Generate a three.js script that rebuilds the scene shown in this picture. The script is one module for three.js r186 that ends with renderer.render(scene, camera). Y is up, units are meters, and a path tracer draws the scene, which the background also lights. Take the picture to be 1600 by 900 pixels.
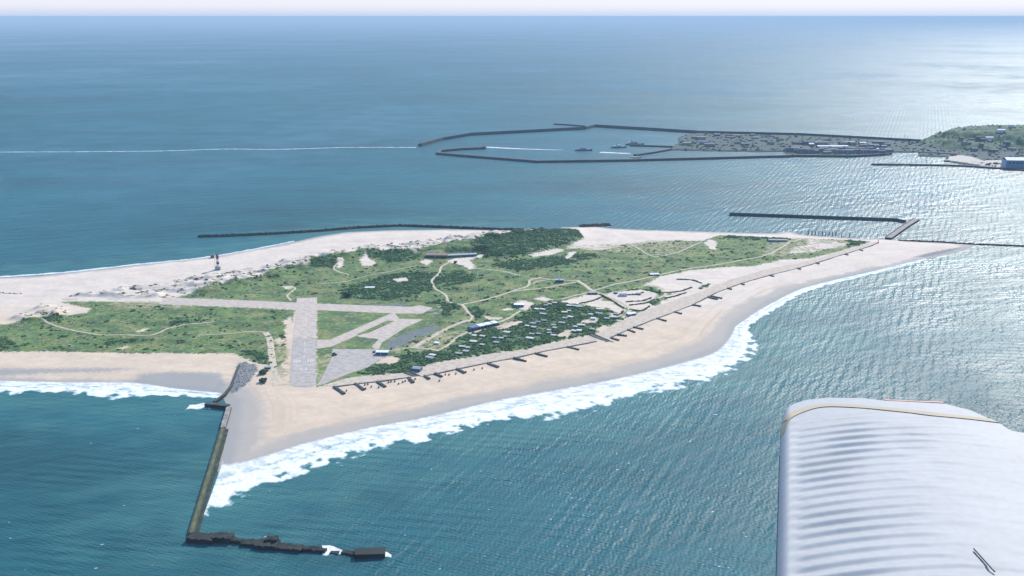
import * as THREE from 'three';
import { mergeGeometries, mergeVertices, toCreasedNormals } from 'three/addons/utils/BufferGeometryUtils.js';
import { RoundedBoxGeometry } from 'three/addons/geometries/RoundedBoxGeometry.js';
import { createNoise2D } from 'simplex-noise';

// ------------------------------------------------------------------ camera, sky, sun, exposure
const scene = new THREE.Scene();
const CAM_H = 400, PITCH = THREE.MathUtils.degToRad(15.15), FOV = 32;
const camera = new THREE.PerspectiveCamera(FOV, 16 / 9, 0.1, 400000);
camera.position.set(0, CAM_H, 0);
camera.rotation.set(-PITCH, 0, 0);
camera.updateMatrixWorld(true);
const renderer = new THREE.WebGLRenderer({ antialias: true });
renderer.toneMapping = THREE.LinearToneMapping;
renderer.toneMappingExposure = 1.32;
renderer.shadowMap.enabled = true;

const SUN_AZ = THREE.MathUtils.degToRad(31), SUN_EL = THREE.MathUtils.degToRad(37);
const sunDir = new THREE.Vector3(Math.sin(SUN_AZ) * Math.cos(SUN_EL), Math.sin(SUN_EL), -Math.cos(SUN_AZ) * Math.cos(SUN_EL));
const sun = new THREE.DirectionalLight(new THREE.Color(1, 0.94, 0.85), 4.5);
sun.target.position.set(0, 0, -1500); scene.add(sun.target);
sun.position.copy(sun.target.position).addScaledVector(sunDir, 3000);
sun.castShadow = true;
Object.assign(sun.shadow.camera, { left: -2500, right: 2500, top: 2500, bottom: -2500, near: 10, far: 8000 });
sun.shadow.mapSize.set(4096, 4096);
scene.add(sun);
{
  const W = 2048, H = 1024, d = new Float32Array(W * H * 4), v = new THREE.Vector3();
  const mix = (a, b, t) => a + (b - a) * t, ss = (a, b, x) => { x = Math.min(1, Math.max(0, (x - a) / (b - a))); return x * x * (3 - 2 * x); };
  const rim = [0.40, 0.50, 0.66], hor = [0.66, 0.66, 0.73], low = [0.32, 0.54, 0.86], mid = [0.14, 0.36, 0.72], zen = [0.07, 0.17, 0.38];
  for (let j = 0; j < H; j++) for (let i = 0; i < W; i++) {
    const el = ((j + 0.5) / H - 0.5) * Math.PI, az = ((i + 0.5) / W - 0.5) * Math.PI * 2;
    v.set(Math.cos(az) * Math.cos(el), Math.sin(el), Math.sin(az) * Math.cos(el));
    const e = Math.max(0, el) * 180 / Math.PI, c = Math.max(0, v.dot(sunDir));
    const aur = 0.35 * Math.pow(c, 6) + 1.1 * Math.pow(c, 60);
    for (let k = 0; k < 3; k++) {
      let s = mix(mix(rim[k], hor[k], ss(-0.1, 0.65, e)), low[k], ss(1.2, 7, e)); s = mix(s, mid[k], ss(7, 30, e)); s = mix(s, zen[k], ss(28, 85, e));
      d[(j * W + i) * 4 + k] = s + aur * [1, 0.96, 0.9][k] * 0.6;
    }
    d[(j * W + i) * 4 + 3] = 1;
  }
  const t = new THREE.DataTexture(d, W, H, THREE.RGBAFormat, THREE.FloatType);
  t.mapping = THREE.EquirectangularReflectionMapping; t.magFilter = t.minFilter = THREE.LinearFilter; t.needsUpdate = true;
  scene.background = t; scene.environment = t;
}
scene.fog = new THREE.FogExp2(new THREE.Color(0.60, 0.80, 1.0), 4.6e-5);

// ------------------------------------------------------------------ helpers
let seedState = 20240611;
const rnd = () => { seedState = (seedState + 0x6d2b79f5) | 0; let t = Math.imul(seedState ^ (seedState >>> 15), 1 | seedState); t = (t + Math.imul(t ^ (t >>> 7), 61 | t)) ^ t; return ((t ^ (t >>> 14)) >>> 0) / 4294967296; };
const rr = (a, b) => a + (b - a) * rnd();
const N1 = createNoise2D(rnd), N2 = createNoise2D(rnd), N3 = createNoise2D(rnd);
const fbm = (N, x, y, o = 4) => { let s = 0, a = 0.5, f = 1; for (let k = 0; k < o; k++) { s += a * N(x * f, y * f); a *= 0.5; f *= 2.03; } return s; };
const lerp = (a, b, t) => a + (b - a) * t, clamp = (x, a = 0, b = 1) => Math.min(b, Math.max(a, x));
const sm = (a, b, x) => { x = clamp((x - a) / (b - a)); return x * x * (3 - 2 * x); };
// a place on the map read off the photograph (1600 x 900) at height h, as a world point
const FPX = 450 / Math.tan(THREE.MathUtils.degToRad(FOV / 2));
function G(px, py, h = 0) {
  const dx = (px - 800) / FPX, dy = -(py - 450) / FPX, c = Math.cos(PITCH), s = Math.sin(PITCH);
  const vy = dy * c - s, vz = -dy * s - c, t = (h - CAM_H) / vy;
  return new THREE.Vector3(dx * t, h, vz * t);
}
const pix = (list, h) => list.map(([x, y]) => G(x, y, h));
const used = new Map();
function numbered(name) { const n = used.get(name) ?? 0; used.set(name, n + 1); return n ? name + '_' + String(n).padStart(3, '0') : name; }
function shade(o) { o.traverse((c) => { if (c.isMesh) { c.castShadow = true; c.receiveShadow = true; } }); return o; }
function tag(o, label, category, group, kind) {
  o.userData.label = label; if (category) o.userData.category = category; if (group) o.userData.group = group; if (kind) o.userData.kind = kind;
  return o;
}
function mesh(name, geo, mat, parent = scene) { const m = new THREE.Mesh(geo, mat); m.name = parent === scene ? numbered(name) : name; m.castShadow = m.receiveShadow = true; parent.add(m); return m; }
function base(name, x = 0, y = 0, z = 0, turn = 0) { const g = new THREE.Group(); g.name = numbered(name); g.position.set(x, y, z); g.rotation.y = turn; scene.add(g); return g; }
const ORD = ['first', 'second', 'third', 'fourth', 'fifth', 'sixth', 'seventh', 'eighth', 'ninth', 'tenth', 'eleventh', 'twelfth', 'thirteenth', 'fourteenth', 'fifteenth', 'sixteenth', 'seventeenth', 'eighteenth', 'nineteenth'];
const TENS = ['', '', 'twenty', 'thirty', 'forty', 'fifty', 'sixty', 'seventy', 'eighty'], TENTH = ['', '', 'twentieth', 'thirtieth', 'fortieth', 'fiftieth', 'sixtieth', 'seventieth', 'eightieth'];
const ordinal = (n) => n < 20 ? ORD[n - 1] : n % 10 ? TENS[Math.floor(n / 10)] + '-' + ORD[n % 10 - 1] : TENTH[n / 10];
const col = (r, g, b) => new THREE.Color().setRGB(r, g, b);
function grainTexture(size, repeatM, fn, srgb = false) {   // fn(u,v in 0..1) -> [r,g,b] linear, tiled
  const d = new Uint8Array(size * size * 4);
  for (let j = 0; j < size; j++) for (let i = 0; i < size; i++) {
    const c = fn(i / size, j / size), o = (j * size + i) * 4;
    for (let k = 0; k < 3; k++) d[o + k] = clamp(c[k]) * 255; d[o + 3] = 255;
  }
  const t = new THREE.DataTexture(d, size, size); t.wrapS = t.wrapT = THREE.RepeatWrapping; t.magFilter = THREE.LinearFilter; t.minFilter = THREE.LinearMipmapLinearFilter; t.generateMipmaps = true;
  if (srgb) t.colorSpace = THREE.SRGBColorSpace; t.repeat.set(1 / repeatM, 1 / repeatM); t.needsUpdate = true; return t;
}
const tileN = (N, u, v, f) => { // tileable noise by cross-fade
  const n = (a, b) => N(a * f, b * f); const wu = sm(0.75, 1, u), wv = sm(0.75, 1, v);
  return lerp(lerp(n(u, v), n(u - 1, v), wu), lerp(n(u, v - 1), n(u - 1, v - 1), wu), wv);
};
const mottled = (amt) => grainTexture(512, 60, (u, v) => { const n = 1 - amt * (0.5 + 0.28 * tileN(N1, u, v, 5) + 0.22 * tileN(N2, u, v, 17) + 0.3 * tileN(N3, u, v, 60)); return [n, n, n]; });
const MOTT = mottled(0.45), MOTT2 = mottled(0.75);
const std = (c, rough = 0.9, extra = {}) => new THREE.MeshStandardMaterial({ color: c, roughness: rough, ...extra });

// ------------------------------------------------------------------ the sea
const SEA_WAVE_TILE = 1380;
function waveTexture(size, tile, bands) {   // each band of waves comes in groups: its height swells and dies down over the surface
  const sum = new Float32Array(size * size); let h = sum; const TAB = 8192, tab = new Float32Array(TAB); for (let i = 0; i < TAB; i++) { const s = Math.sin(i / TAB * 2 * Math.PI); tab[i] = s; }
  bands.forEach((waves, b) => { h = new Float32Array(size * size);
  for (const [kx, kz, amp, ph] of waves) {
    const st = kx / size * TAB;
    for (let j = 0; j < size; j++) {
      let p = (kz * j / size + ph) * TAB; p = ((p % TAB) + TAB) % TAB; const o = j * size;
      for (let i = 0; i < size; i++) { h[o + i] += amp * tab[(p + st * i + TAB * 4096) & (TAB - 1)]; }
    }
  }
  const Q = 256, mod = new Float32Array(Q * Q), N = [N1, N2, N3][b]; for (let j = 0; j < Q; j++) for (let i = 0; i < Q; i++) mod[j * Q + i] = clamp(1 + 0.38 * tileN(N, i / Q, j / Q, [5, 9, 14][b]) + 0.22 * tileN(N, j / Q, i / Q, 31), 0.4, 1.7);
  for (let j = 0; j < size; j++) for (let i = 0; i < size; i++) { const u = i * Q / size, v = j * Q / size, a = u | 0, c = v | 0, a1 = (a + 1) % Q, c1 = (c + 1) % Q, fu = u - a, fv = v - c; sum[j * size + i] += h[j * size + i] * lerp(lerp(mod[c * Q + a], mod[c * Q + a1], fu), lerp(mod[c1 * Q + a], mod[c1 * Q + a1], fu), fv); }
  }); h = sum;
  let lo = 1e9, hi = -1e9; for (const x of h) { lo = Math.min(lo, x); hi = Math.max(hi, x); }
  const d = new Float32Array(size * size * 4);
  for (let i = 0; i < size * size; i++) { const n = (h[i] - lo) / (hi - lo); d[i * 4] = d[i * 4 + 1] = d[i * 4 + 2] = n; d[i * 4 + 3] = 1; }
  const t = new THREE.DataTexture(d, size, size, THREE.RGBAFormat, THREE.FloatType); t.wrapS = t.wrapT = THREE.RepeatWrapping; t.magFilter = THREE.LinearFilter; t.minFilter = THREE.LinearFilter;
  t.repeat.set(1 / tile, 1 / tile); t.needsUpdate = true; return [t, hi - lo];
}
// swell runs towards the near beach: crest lines lie along the beach
const beachA = G(480, 720), beachB = G(1040, 605);
const crest = beachB.clone().sub(beachA).normalize(), swellDir = Math.atan2(crest.x, crest.z);   // normal to the crests
{
  const bands = [[], [], []]; let waves = bands[0];
  const add = (lam, dirr, amp) => { const k = SEA_WAVE_TILE / lam; waves.push([Math.round(Math.cos(dirr) * k), Math.round(Math.sin(dirr) * k), amp, rnd()]); };
  for (let i = 0; i < 16; i++) add(rr(26, 62), swellDir + rr(-0.38, 0.38), 0.066);
  waves = bands[1];
  for (let i = 0; i < 16; i++) { const l = rr(14, 32); add(l, swellDir + rr(-0.5, 0.5), l * 0.0017); }
  waves = bands[2]; for (let i = 0; i < 26; i++) { const l = rr(5, 14); add(l, swellDir + rr(-0.8, 0.8), l * 0.0042); }
  for (let i = 0; i < 34; i++) { const l = rr(2.6, 5); add(l, swellDir + rr(-1.3, 1.3), l * 0.0064); }
  const [wt, range] = waveTexture(2048, SEA_WAVE_TILE, bands);
  // colour of the water itself: green-blue, with drifting lanes and suspended sand near the surf
  const W = 1024, H = 1024, EXT = 7000, d = new Uint8Array(W * H * 4);
  const surf = [[330, 790], [400, 745], [500, 722], [600, 697], [700, 672], [820, 655], [960, 624], [1080, 590], [1165, 555], [1175, 520], [1240, 468], [1330, 436], [1450, 408], [0, 615], [100, 609], [180, 615], [300, 617], [330, 398], [420, 382], [470, 372], [520, 363], [570, 357], [640, 355], [720, 356], [60, 428], [200, 413]].map(([x, y]) => G(x, y));
  for (let j = 0; j < H; j++) for (let i = 0; i < W; i++) {
    const x = (i / W - 0.5) * EXT, z = -(j / H) * EXT;
    const lane = fbm(N1, x / 1500 + 3, z / 420, 4) + 0.5 * fbm(N2, x / 260, z / 110, 3), fleck = fbm(N3, x / 38, z / 22, 2);
    let md = 1e9; if (z > -2200) for (const s of surf) md = Math.min(md, Math.hypot(x - s.x, z - s.z));
    const sand = clamp(1.15 - md / 110 + 0.9 * fbm(N2, x / 90 + 9, z / 60, 4)) * 0.55;
    const k = 1 + 0.34 * lane + 0.16 * fleck, o = (j * W + i) * 4;
    const c = [0.010 * k, 0.096 * k, 0.117 * k], s2 = [0.052, 0.180, 0.170];
    for (let q = 0; q < 3; q++) d[o + q] = 255 * Math.pow(clamp(lerp(c[q], s2[q], sand)), 1 / 2.2); d[o + 3] = 255;
  }
  const ct = new THREE.DataTexture(d, W, H); ct.colorSpace = THREE.SRGBColorSpace; ct.wrapS = ct.wrapT = THREE.MirroredRepeatWrapping; ct.magFilter = ct.minFilter = THREE.LinearFilter;
  ct.repeat.set(1 / EXT, 1 / EXT); ct.offset.set(0.5, 0); ct.needsUpdate = true;
  const S = 200000, g = new THREE.BufferGeometry();
  g.setAttribute('position', new THREE.Float32BufferAttribute([-S, 0, 3000, S, 0, 3000, S, 0, -S, -S, 0, -S], 3));
  g.setAttribute('normal', new THREE.Float32BufferAttribute([0, 1, 0, 0, 1, 0, 0, 1, 0, 0, 1, 0], 3));
  g.setAttribute('uv', new THREE.Float32BufferAttribute([-S, -3000, S, -3000, S, S, -S, S], 2));   // metres: u = x, v = -z
  g.setIndex([0, 1, 2, 0, 2, 3]);
  // wind lanes: ruffled and slick water
  const RW = 1024, rd = new Uint8Array(RW * RW * 4), RT = 12000;
  for (let j = 0; j < RW; j++) for (let i = 0; i < RW; i++) { const u = i / RW, v = j / RW, n = 0.62 + 0.15 * tileN(N2, u, v, 4.3) + 0.10 * tileN(N3, u, v, 11) + 0.08 * tileN(N1, u, v, 60); const o = (j * RW + i) * 4; rd[o] = rd[o + 1] = rd[o + 2] = clamp(n, 0.3, 1) * 255; rd[o + 3] = 255; }
  const rt = new THREE.DataTexture(rd, RW, RW); rt.wrapS = rt.wrapT = THREE.RepeatWrapping; rt.magFilter = rt.minFilter = THREE.LinearFilter; rt.repeat.set(1 / RT, 1 / RT); rt.needsUpdate = true;
  const water = new THREE.MeshPhysicalMaterial({ map: ct, roughness: 0.76, roughnessMap: rt, ior: 1.34, specularIntensity: 0.52, bumpMap: wt, bumpScale: range * 1.0 });
  tag(mesh('sea', g, water), 'open blue-green sea with swell around the island', 'sea', null, 'structure');
}
// ------------------------------------------------------------------ the sandy island: outline, masks, relief
const X0 = -1000, X1 = 900, Z0 = -780, Z1 = -2020, IH = 3;   // map extent; IH = usual height of the inland ground
const TW = 2048, TH = Math.round(TW * (Z0 - Z1) / (X1 - X0));
const island = pix([[-170, 440], [0, 434], [60, 431], [100, 427], [200, 416], [260, 409], [330, 402], [375, 393], [420, 386], [460, 378], [500, 369], [540, 363], [600, 360], [700, 358.5], [780, 359.5], [850, 361], [880, 355], [930, 354], [955, 357], [1000, 359], [1100, 362], [1180, 364.5], [1210, 364.5], [1222, 362], [1240, 362.5], [1248, 366], [1290, 369.5], [1330, 372], [1385, 373.5], [1410, 375.5], [1440, 377.5], [1500, 380.5], [1528, 382.5], [1502, 392.5], [1460, 402.5], [1420, 413], [1380, 421], [1340, 428], [1290, 440], [1240, 457], [1200, 476], [1168, 498], [1150, 518], [1135, 545], [1064, 573], [970, 597], [865, 617], [771, 635], [670, 659], [570, 680], [470, 706], [397, 729], [340, 742], [352, 665], [357, 640], [350, 624], [345, 618], [275, 612], [212, 603], [100, 601], [0, 600], [-220, 600], [-260, 512], [-200, 463]], 0);
function canvasMask(draw) {
  const c = document.createElement('canvas'); c.width = TW; c.height = TH; const g = c.getContext('2d');
  g.fillStyle = '#000'; g.fillRect(0, 0, TW, TH); g.fillStyle = '#fff'; g.strokeStyle = '#fff'; g.lineJoin = g.lineCap = 'round';
  const T = (p) => [(p.x - X0) / (X1 - X0) * TW, (Z0 - p.z) / (Z0 - Z1) * TH];
  const poly = (pts, fill) => { if (fill) g.fillStyle = fill; g.beginPath(); pts.forEach((p, i) => { const [x, y] = T(p); i ? g.lineTo(x, y) : g.moveTo(x, y); }); g.closePath(); g.fill(); };
  draw(poly, g);
  const d = g.getImageData(0, 0, TW, TH).data, m = new Float32Array(TW * TH); for (let i = 0; i < m.length; i++) m[i] = d[i * 4] / 255; return m;
}
function sampleMask(m, x, z) {
  const u = clamp((x - X0) / (X1 - X0) * TW - 0.5, 0, TW - 1.001), v = clamp((Z0 - z) / (Z0 - Z1) * TH - 0.5, 0, TH - 1.001), i = u | 0, j = v | 0, a = u - i, b = v - j, o = j * TW + i;
  return lerp(lerp(m[o], m[o + 1], a), lerp(m[o + TW], m[o + TW + 1], a), b);
}
function blur(m, r) {
  const pass = (src, w, h, sx, sy) => { const out = new Float32Array(src.length), n = 2 * r + 1; for (let j = 0; j < h; j++) { let s = 0; const at = (i) => src[j * sy + clamp(i, 0, w - 1) * sx]; for (let i = -r; i <= r; i++) s += at(i); for (let i = 0; i < w; i++) { out[j * sy + i * sx] = s / n; s += at(i + r + 1) - at(i - r); } } return out; };
  let t = m; for (let k = 0; k < 2; k++) { t = pass(t, TW, TH, 1, TW); t = pass(t, TH, TW, TW, 1); } return t;
}
function distanceTo(m, inside) {   // chamfer distance in metres to the edge of the mask
  const D = new Float32Array(TW * TH), px = (X1 - X0) / TW, BIG = 1e6; for (let i = 0; i < D.length; i++) D[i] = (m[i] > 0.5) === inside ? BIG : 0;
  const rel = (o, n, c) => { if (D[n] + c < D[o]) D[o] = D[n] + c; };
  for (let j = 0; j < TH; j++) for (let i = 0; i < TW; i++) { const o = j * TW + i; if (i) rel(o, o - 1, px); if (j) { rel(o, o - TW, px); if (i) rel(o, o - TW - 1, px * 1.414); if (i < TW - 1) rel(o, o - TW + 1, px * 1.414); } }
  for (let j = TH - 1; j >= 0; j--) for (let i = TW - 1; i >= 0; i--) { const o = j * TW + i; if (i < TW - 1) rel(o, o + 1, px); if (j < TH - 1) { rel(o, o + TW, px); if (i) rel(o, o + TW - 1, px * 1.414); if (i < TW - 1) rel(o, o + TW + 1, px * 1.414); } }
  return D;
}
const landM = canvasMask((poly) => poly(island));
const dIn = distanceTo(landM, true), dOut = distanceTo(landM, false);
const P = (l) => pix(l, IH);
const WALL = [[522, 605], [555, 601], [589, 597], [643, 590], [663, 588.5], [716, 577], [760, 568], [804, 560], [848, 550], [890, 542], [932, 534], [954, 528], [965, 523], [991, 512], [1024, 499], [1055, 487.5], [1082, 477], [1107, 464], [1120, 457.5], [1156, 444], [1204, 430], [1246, 420], [1276, 411], [1321, 397], [1360, 385], [1372, 379.5]];
const PROM_TOP = [[505, 602], [545, 590], [560, 588.5], [635, 582], [665, 570.5], [695, 564], [785, 550], [825, 546], [835, 540.5], [930, 521.5], [960, 506], [1012, 482], [1052, 470], [1100, 452], [1140, 437], [1200, 420], [1246, 411], [1276, 403], [1321, 390], [1355, 381], [1368, 377.5]];
const GRASS_L = P([[-260, 512], [-60, 508], [0, 507], [12, 507], [36, 500], [53, 500], [66, 497], [96, 494], [135, 489], [142, 483], [100, 474], [94, 472.5], [110, 471], [178, 472], [260, 474.5], [275, 476.5], [400, 481], [463, 484], [450, 520], [446, 560], [428, 585], [420, 571], [400, 567], [380, 559], [360, 552], [300, 552], [200, 552], [100, 550], [0, 549], [-260, 549]]);
const GRASS_M = P([[282, 463], [332, 449], [362, 440], [407, 437], [420, 427], [437, 422], [482, 415], [485, 405], [512, 402], [572, 392], [625, 394], [650, 395], [670, 387], [725, 382], [745, 377], [800, 367], [832, 365], [860, 360], [900, 360], [915, 368], [912, 376], [930, 388], [985, 381], [1050, 376], [1097, 377], [1125, 367], [1200, 371], [1250, 374], [1330, 374], [1362, 377], [1345, 383], [1327, 388], [1267, 404], [1222, 406], [1180, 415.5], [1125, 418], [1075, 423], [1030, 433], [1010, 444], [1045, 450], [1090, 449], [1110, 442], [1106, 448], [1060, 466], [1012, 482], [960, 506], [930, 521.5], [835, 540.5], [825, 546], [785, 550], [695, 564], [665, 570.5], [635, 582], [560, 588], [530, 596], [500, 604], [494, 604], [495, 484], [463, 484], [463, 474], [400, 470], [275, 466]]);
const SANDY = [[[900, 361], [940, 357], [1062, 367], [1065, 375], [1007, 380], [985, 381], [940, 391], [915, 390], [885, 387], [913, 374]], [[825, 400], [870, 389], [883, 391], [865, 397], [835, 402]], [[881, 404], [890, 394], [900, 393], [898, 399], [888, 406]],
  [[1100, 379], [1110, 374], [1120, 378], [1118, 391], [1108, 389]], [[1261, 374], [1308, 376], [1311, 382], [1260, 385]], [[1240, 386], [1300, 380], [1330, 379], [1320, 384], [1270, 393], [1230, 396]],
  [[1010, 446], [1045, 440], [1090, 446], [1085, 450], [1060, 456], [1040, 455], [1030, 449]], [[985, 480], [950, 463], [962, 459], [1000, 456], [1022, 461], [1018, 466], [1000, 472]], [[1042, 462], [1085, 452], [1092, 455], [1055, 467]], [[990, 483], [988, 477], [1010, 474], [1018, 479], [1005, 486]], [[1035, 471], [1062, 463], [1052, 474], [1030, 479]],
  [[880, 472], [915, 462.5], [940, 463], [935, 470], [905, 475]], [[915, 477], [935, 471.5], [957, 473], [950, 480]], [[952, 478], [962, 477], [975, 484], [970, 490], [955, 485]], [[955, 491], [970, 491], [965, 496], [957, 496]], [[930, 516], [943, 509], [948, 511.5], [938, 517.5]], [[870, 525], [885, 518], [895, 520], [888, 527]], [[908, 502.5], [918, 500], [933, 498], [930, 504], [912, 505]], [[835, 467], [848, 464], [862, 468], [850, 470]], [[805, 475], [815, 471.5], [832, 474], [826, 481], [820, 484]], [[785, 483], [796, 481], [800, 484], [790, 485]],
  [[562, 406], [572, 397], [578, 406], [589, 411], [580, 415], [565, 415]], [[529, 405], [537, 405], [536, 416], [526, 420]], [[212, 518], [222, 514], [233, 512], [228, 517], [215, 520]], [[183, 545], [200, 540], [205, 541], [190, 547]], [[440, 447], [455, 446], [462, 449], [450, 452]], [[445, 500], [456, 492], [452, 540], [446, 545]], [[428, 530], [440, 528], [445, 536], [430, 538]], [[588, 561], [610, 556], [628, 560], [618, 569], [590, 568]], [[697, 407], [712, 404], [745, 401], [735, 406], [742, 418], [735, 421], [722, 414], [706, 411]], [[755, 493], [770, 496], [785, 496], [780, 500], [762, 499]], [[790, 505], [815, 501], [818, 505], [790, 515], [775, 517]], [[738, 400], [757, 397], [750, 404]], [[668, 415], [676, 407], [664, 405], [656, 410]], [[613, 437], [635, 434], [640, 440], [620, 441]]].map((poly, i) => { if (i < 6 || i > 20) return poly; const cx = poly.reduce((s, p) => s + p[0], 0) / poly.length, cy = poly.reduce((s, p) => s + p[1], 0) / poly.length; return poly.map(([x, y]) => [cx + (x - cx) * 1.22, cy + (y - cy) * 1.3]); }).map(P);
const SCRUB = [[[735, 392], [745, 378], [800, 369], [860, 360.5], [905, 361], [912, 374], [880, 385], [850, 390], [820, 400], [790, 405], [755, 402]], [[645, 584], [640, 575], [660, 560], [688, 550], [735, 521], [800, 508], [830, 480], [870, 471], [920, 478], [962, 493], [972, 505], [935, 519], [835, 541], [780, 550], [695, 565], [665, 572]], [[530, 458], [560, 445], [600, 432], [640, 425], [690, 428], [680, 450], [640, 465], [590, 470], [540, 468]], [[485, 415], [500, 404], [530, 403], [526, 418], [500, 420]], [[573, 395], [625, 395], [660, 398], [650, 406], [600, 410]], [[690, 435], [720, 422], [745, 436], [700, 452]], [[770, 414], [800, 408], [850, 405], [890, 398], [935, 396], [900, 410], [845, 420], [800, 422]], [[590, 566], [640, 552], [690, 547], [660, 574], [640, 582], [560, 587], [580, 576]], [[168, 531], [200, 530], [225, 534], [205, 537], [170, 536]], [[265, 503], [320, 497], [310, 505], [260, 511]], [[-100, 530], [0, 530], [30, 538], [0, 545], [-100, 545]], [[940, 455], [1000, 453], [1030, 453], [1036, 460], [1000, 461], [950, 458]], [[1012, 477], [1030, 466], [1042, 470], [1024, 480]], [[1085, 450], [1108, 442], [1106, 449], [1092, 455]], [[372, 552], [395, 562], [418, 568], [420, 555], [400, 548]], [[1130, 368], [1230, 372], [1232, 376], [1200, 376], [1140, 373]], [[1330, 376], [1352, 376], [1345, 382], [1320, 385]], [[720, 478], [750, 482], [760, 492], [735, 505], [745, 496], [738, 488]], [[640, 480], [690, 470], [720, 480], [680, 497]], [[68, 497], [90, 494], [105, 498], [80, 504]]].map(P);
const grassM = canvasMask((poly) => { poly(GRASS_L); poly(GRASS_M); SANDY.forEach((s) => poly(s, '#000')); });
const scrubM = canvasMask((poly) => SCRUB.forEach((s) => poly(s)));
const khakiM = blur(canvasMask((poly) => { for (const s of [[[985, 382], [1025, 401], [1050, 397], [1097, 378], [1050, 376], [1012, 376]], [[1200, 371], [1340, 374], [1320, 386], [1260, 398], [1190, 402]], [[425, 535], [450, 530], [450, 602], [425, 602]], [[600, 550], [690, 520], [735, 515], [700, 545], [650, 552]], [[175, 470], [290, 474], [290, 482], [175, 482]], [[690, 495], [715, 480], [690, 470], [665, 490]], [[500, 552], [520, 552], [515, 596], [498, 596]], [[880, 385], [1070, 375], [960, 395]]]) poly(P(s)); }), 6);
const gravelM = canvasMask((poly) => { for (const s of [[[373, 567], [384, 566], [398, 570], [404, 579], [392, 592], [385, 601], [364, 611], [358, 609]], [[604, 539], [609, 532], [639, 518], [668, 511], [687, 507], [684, 516], [661, 525], [632, 537], [614, 546], [604, 546]], [[560, 479], [575, 476], [640, 474], [640, 477]], [[733, 514], [738, 505], [762, 502], [775, 507]]]) poly(P(s)); poly(pix([[1425, 403], [1450, 396], [1490, 388], [1505, 387], [1480, 394], [1450, 401]], 0.6)); });
const poolM = blur(canvasMask((poly) => { for (const s of [[[-150, 577], [0, 578], [120, 578], [225, 577], [170, 582], [60, 584], [0, 588], [-150, 589]], [[215, 586], [270, 583], [345, 585], [352, 600], [345, 614], [275, 607], [212, 598]]]) poly(pix(s, 1.2)); }), 3);
const flatM = blur(canvasMask((poly) => { for (const s of [[[250, 455], [680, 465], [720, 500], [690, 548], [600, 575], [505, 612], [445, 615], [440, 490], [250, 485]], [...PROM_TOP, ...WALL.slice().reverse()], [[690, 395], [760, 392], [760, 425], [690, 425]]]) poly(P(s)); }), 7);
const duneM = blur(canvasMask((poly) => { for (const s of [[[110, 462], [230, 448], [320, 432], [400, 420], [470, 404], [560, 388], [640, 382], [760, 364], [850, 358], [850, 366], [760, 382], [670, 394], [570, 400], [490, 416], [420, 436], [340, 456], [250, 466]], [[20, 498], [70, 478], [110, 485], [90, 498], [60, 502]]]) poly(P(s)); }), 5);
const hillM = blur(canvasMask((poly) => { for (const s of [SCRUB[0], P([[660, 400], [690, 388], [740, 380], [740, 395], [700, 400]])]) poly(s); }), 14);
const scrubSoft = blur(scrubM, 8);
function groundHeight(x, z) {
  const di = sampleMask(dIn, x, z), dO = sampleMask(dOut, x, z);
  if (dO > 0.7) return -0.07 * dO;
  let h = Math.min(IH, 0.062 * di) + 0.06 * fbm(N1, x / 25, z / 25, 3) * clamp(di / 30);
  const inland = sm(35, 80, di);
  let rel = 1.1 * inland * (fbm(N2, x / 70, z / 55, 4) + 0.25);
  const du = sampleMask(duneM, x, z); rel += du * (1.6 + 6.5 * Math.pow(clamp(0.5 + 0.9 * fbm(N3, x / 46 + 4, z / 38, 3)), 1.5));
  rel += sampleMask(hillM, x, z) * (7 + 2.5 * fbm(N1, x / 40, z / 40, 3)) + sampleMask(scrubSoft, x, z) * inland * 0.7;
  const fl = clamp(sampleMask(flatM, x, z) * 1.6 - 0.3);
  return h + rel * (1 - fl) - fl * Math.max(0, 0.0);
}
const GX = 3, NXg = Math.floor((X1 - X0) / GX) + 1, NZg = Math.floor((Z0 - Z1) / GX) + 1, HG = new Float32Array(NXg * NZg);
for (let j = 0; j < NZg; j++) for (let i = 0; i < NXg; i++) HG[j * NXg + i] = groundHeight(X0 + i * GX, Z0 - j * GX);
function hAt(x, z) {
  const u = clamp((x - X0) / GX, 0, NXg - 1.001), v = clamp((Z0 - z) / GX, 0, NZg - 1.001), i = u | 0, j = v | 0, a = u - i, b = v - j, o = j * NXg + i;
  return lerp(lerp(HG[o], HG[o + 1], a), lerp(HG[o + NXg], HG[o + NXg + 1], a), b);
}
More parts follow.
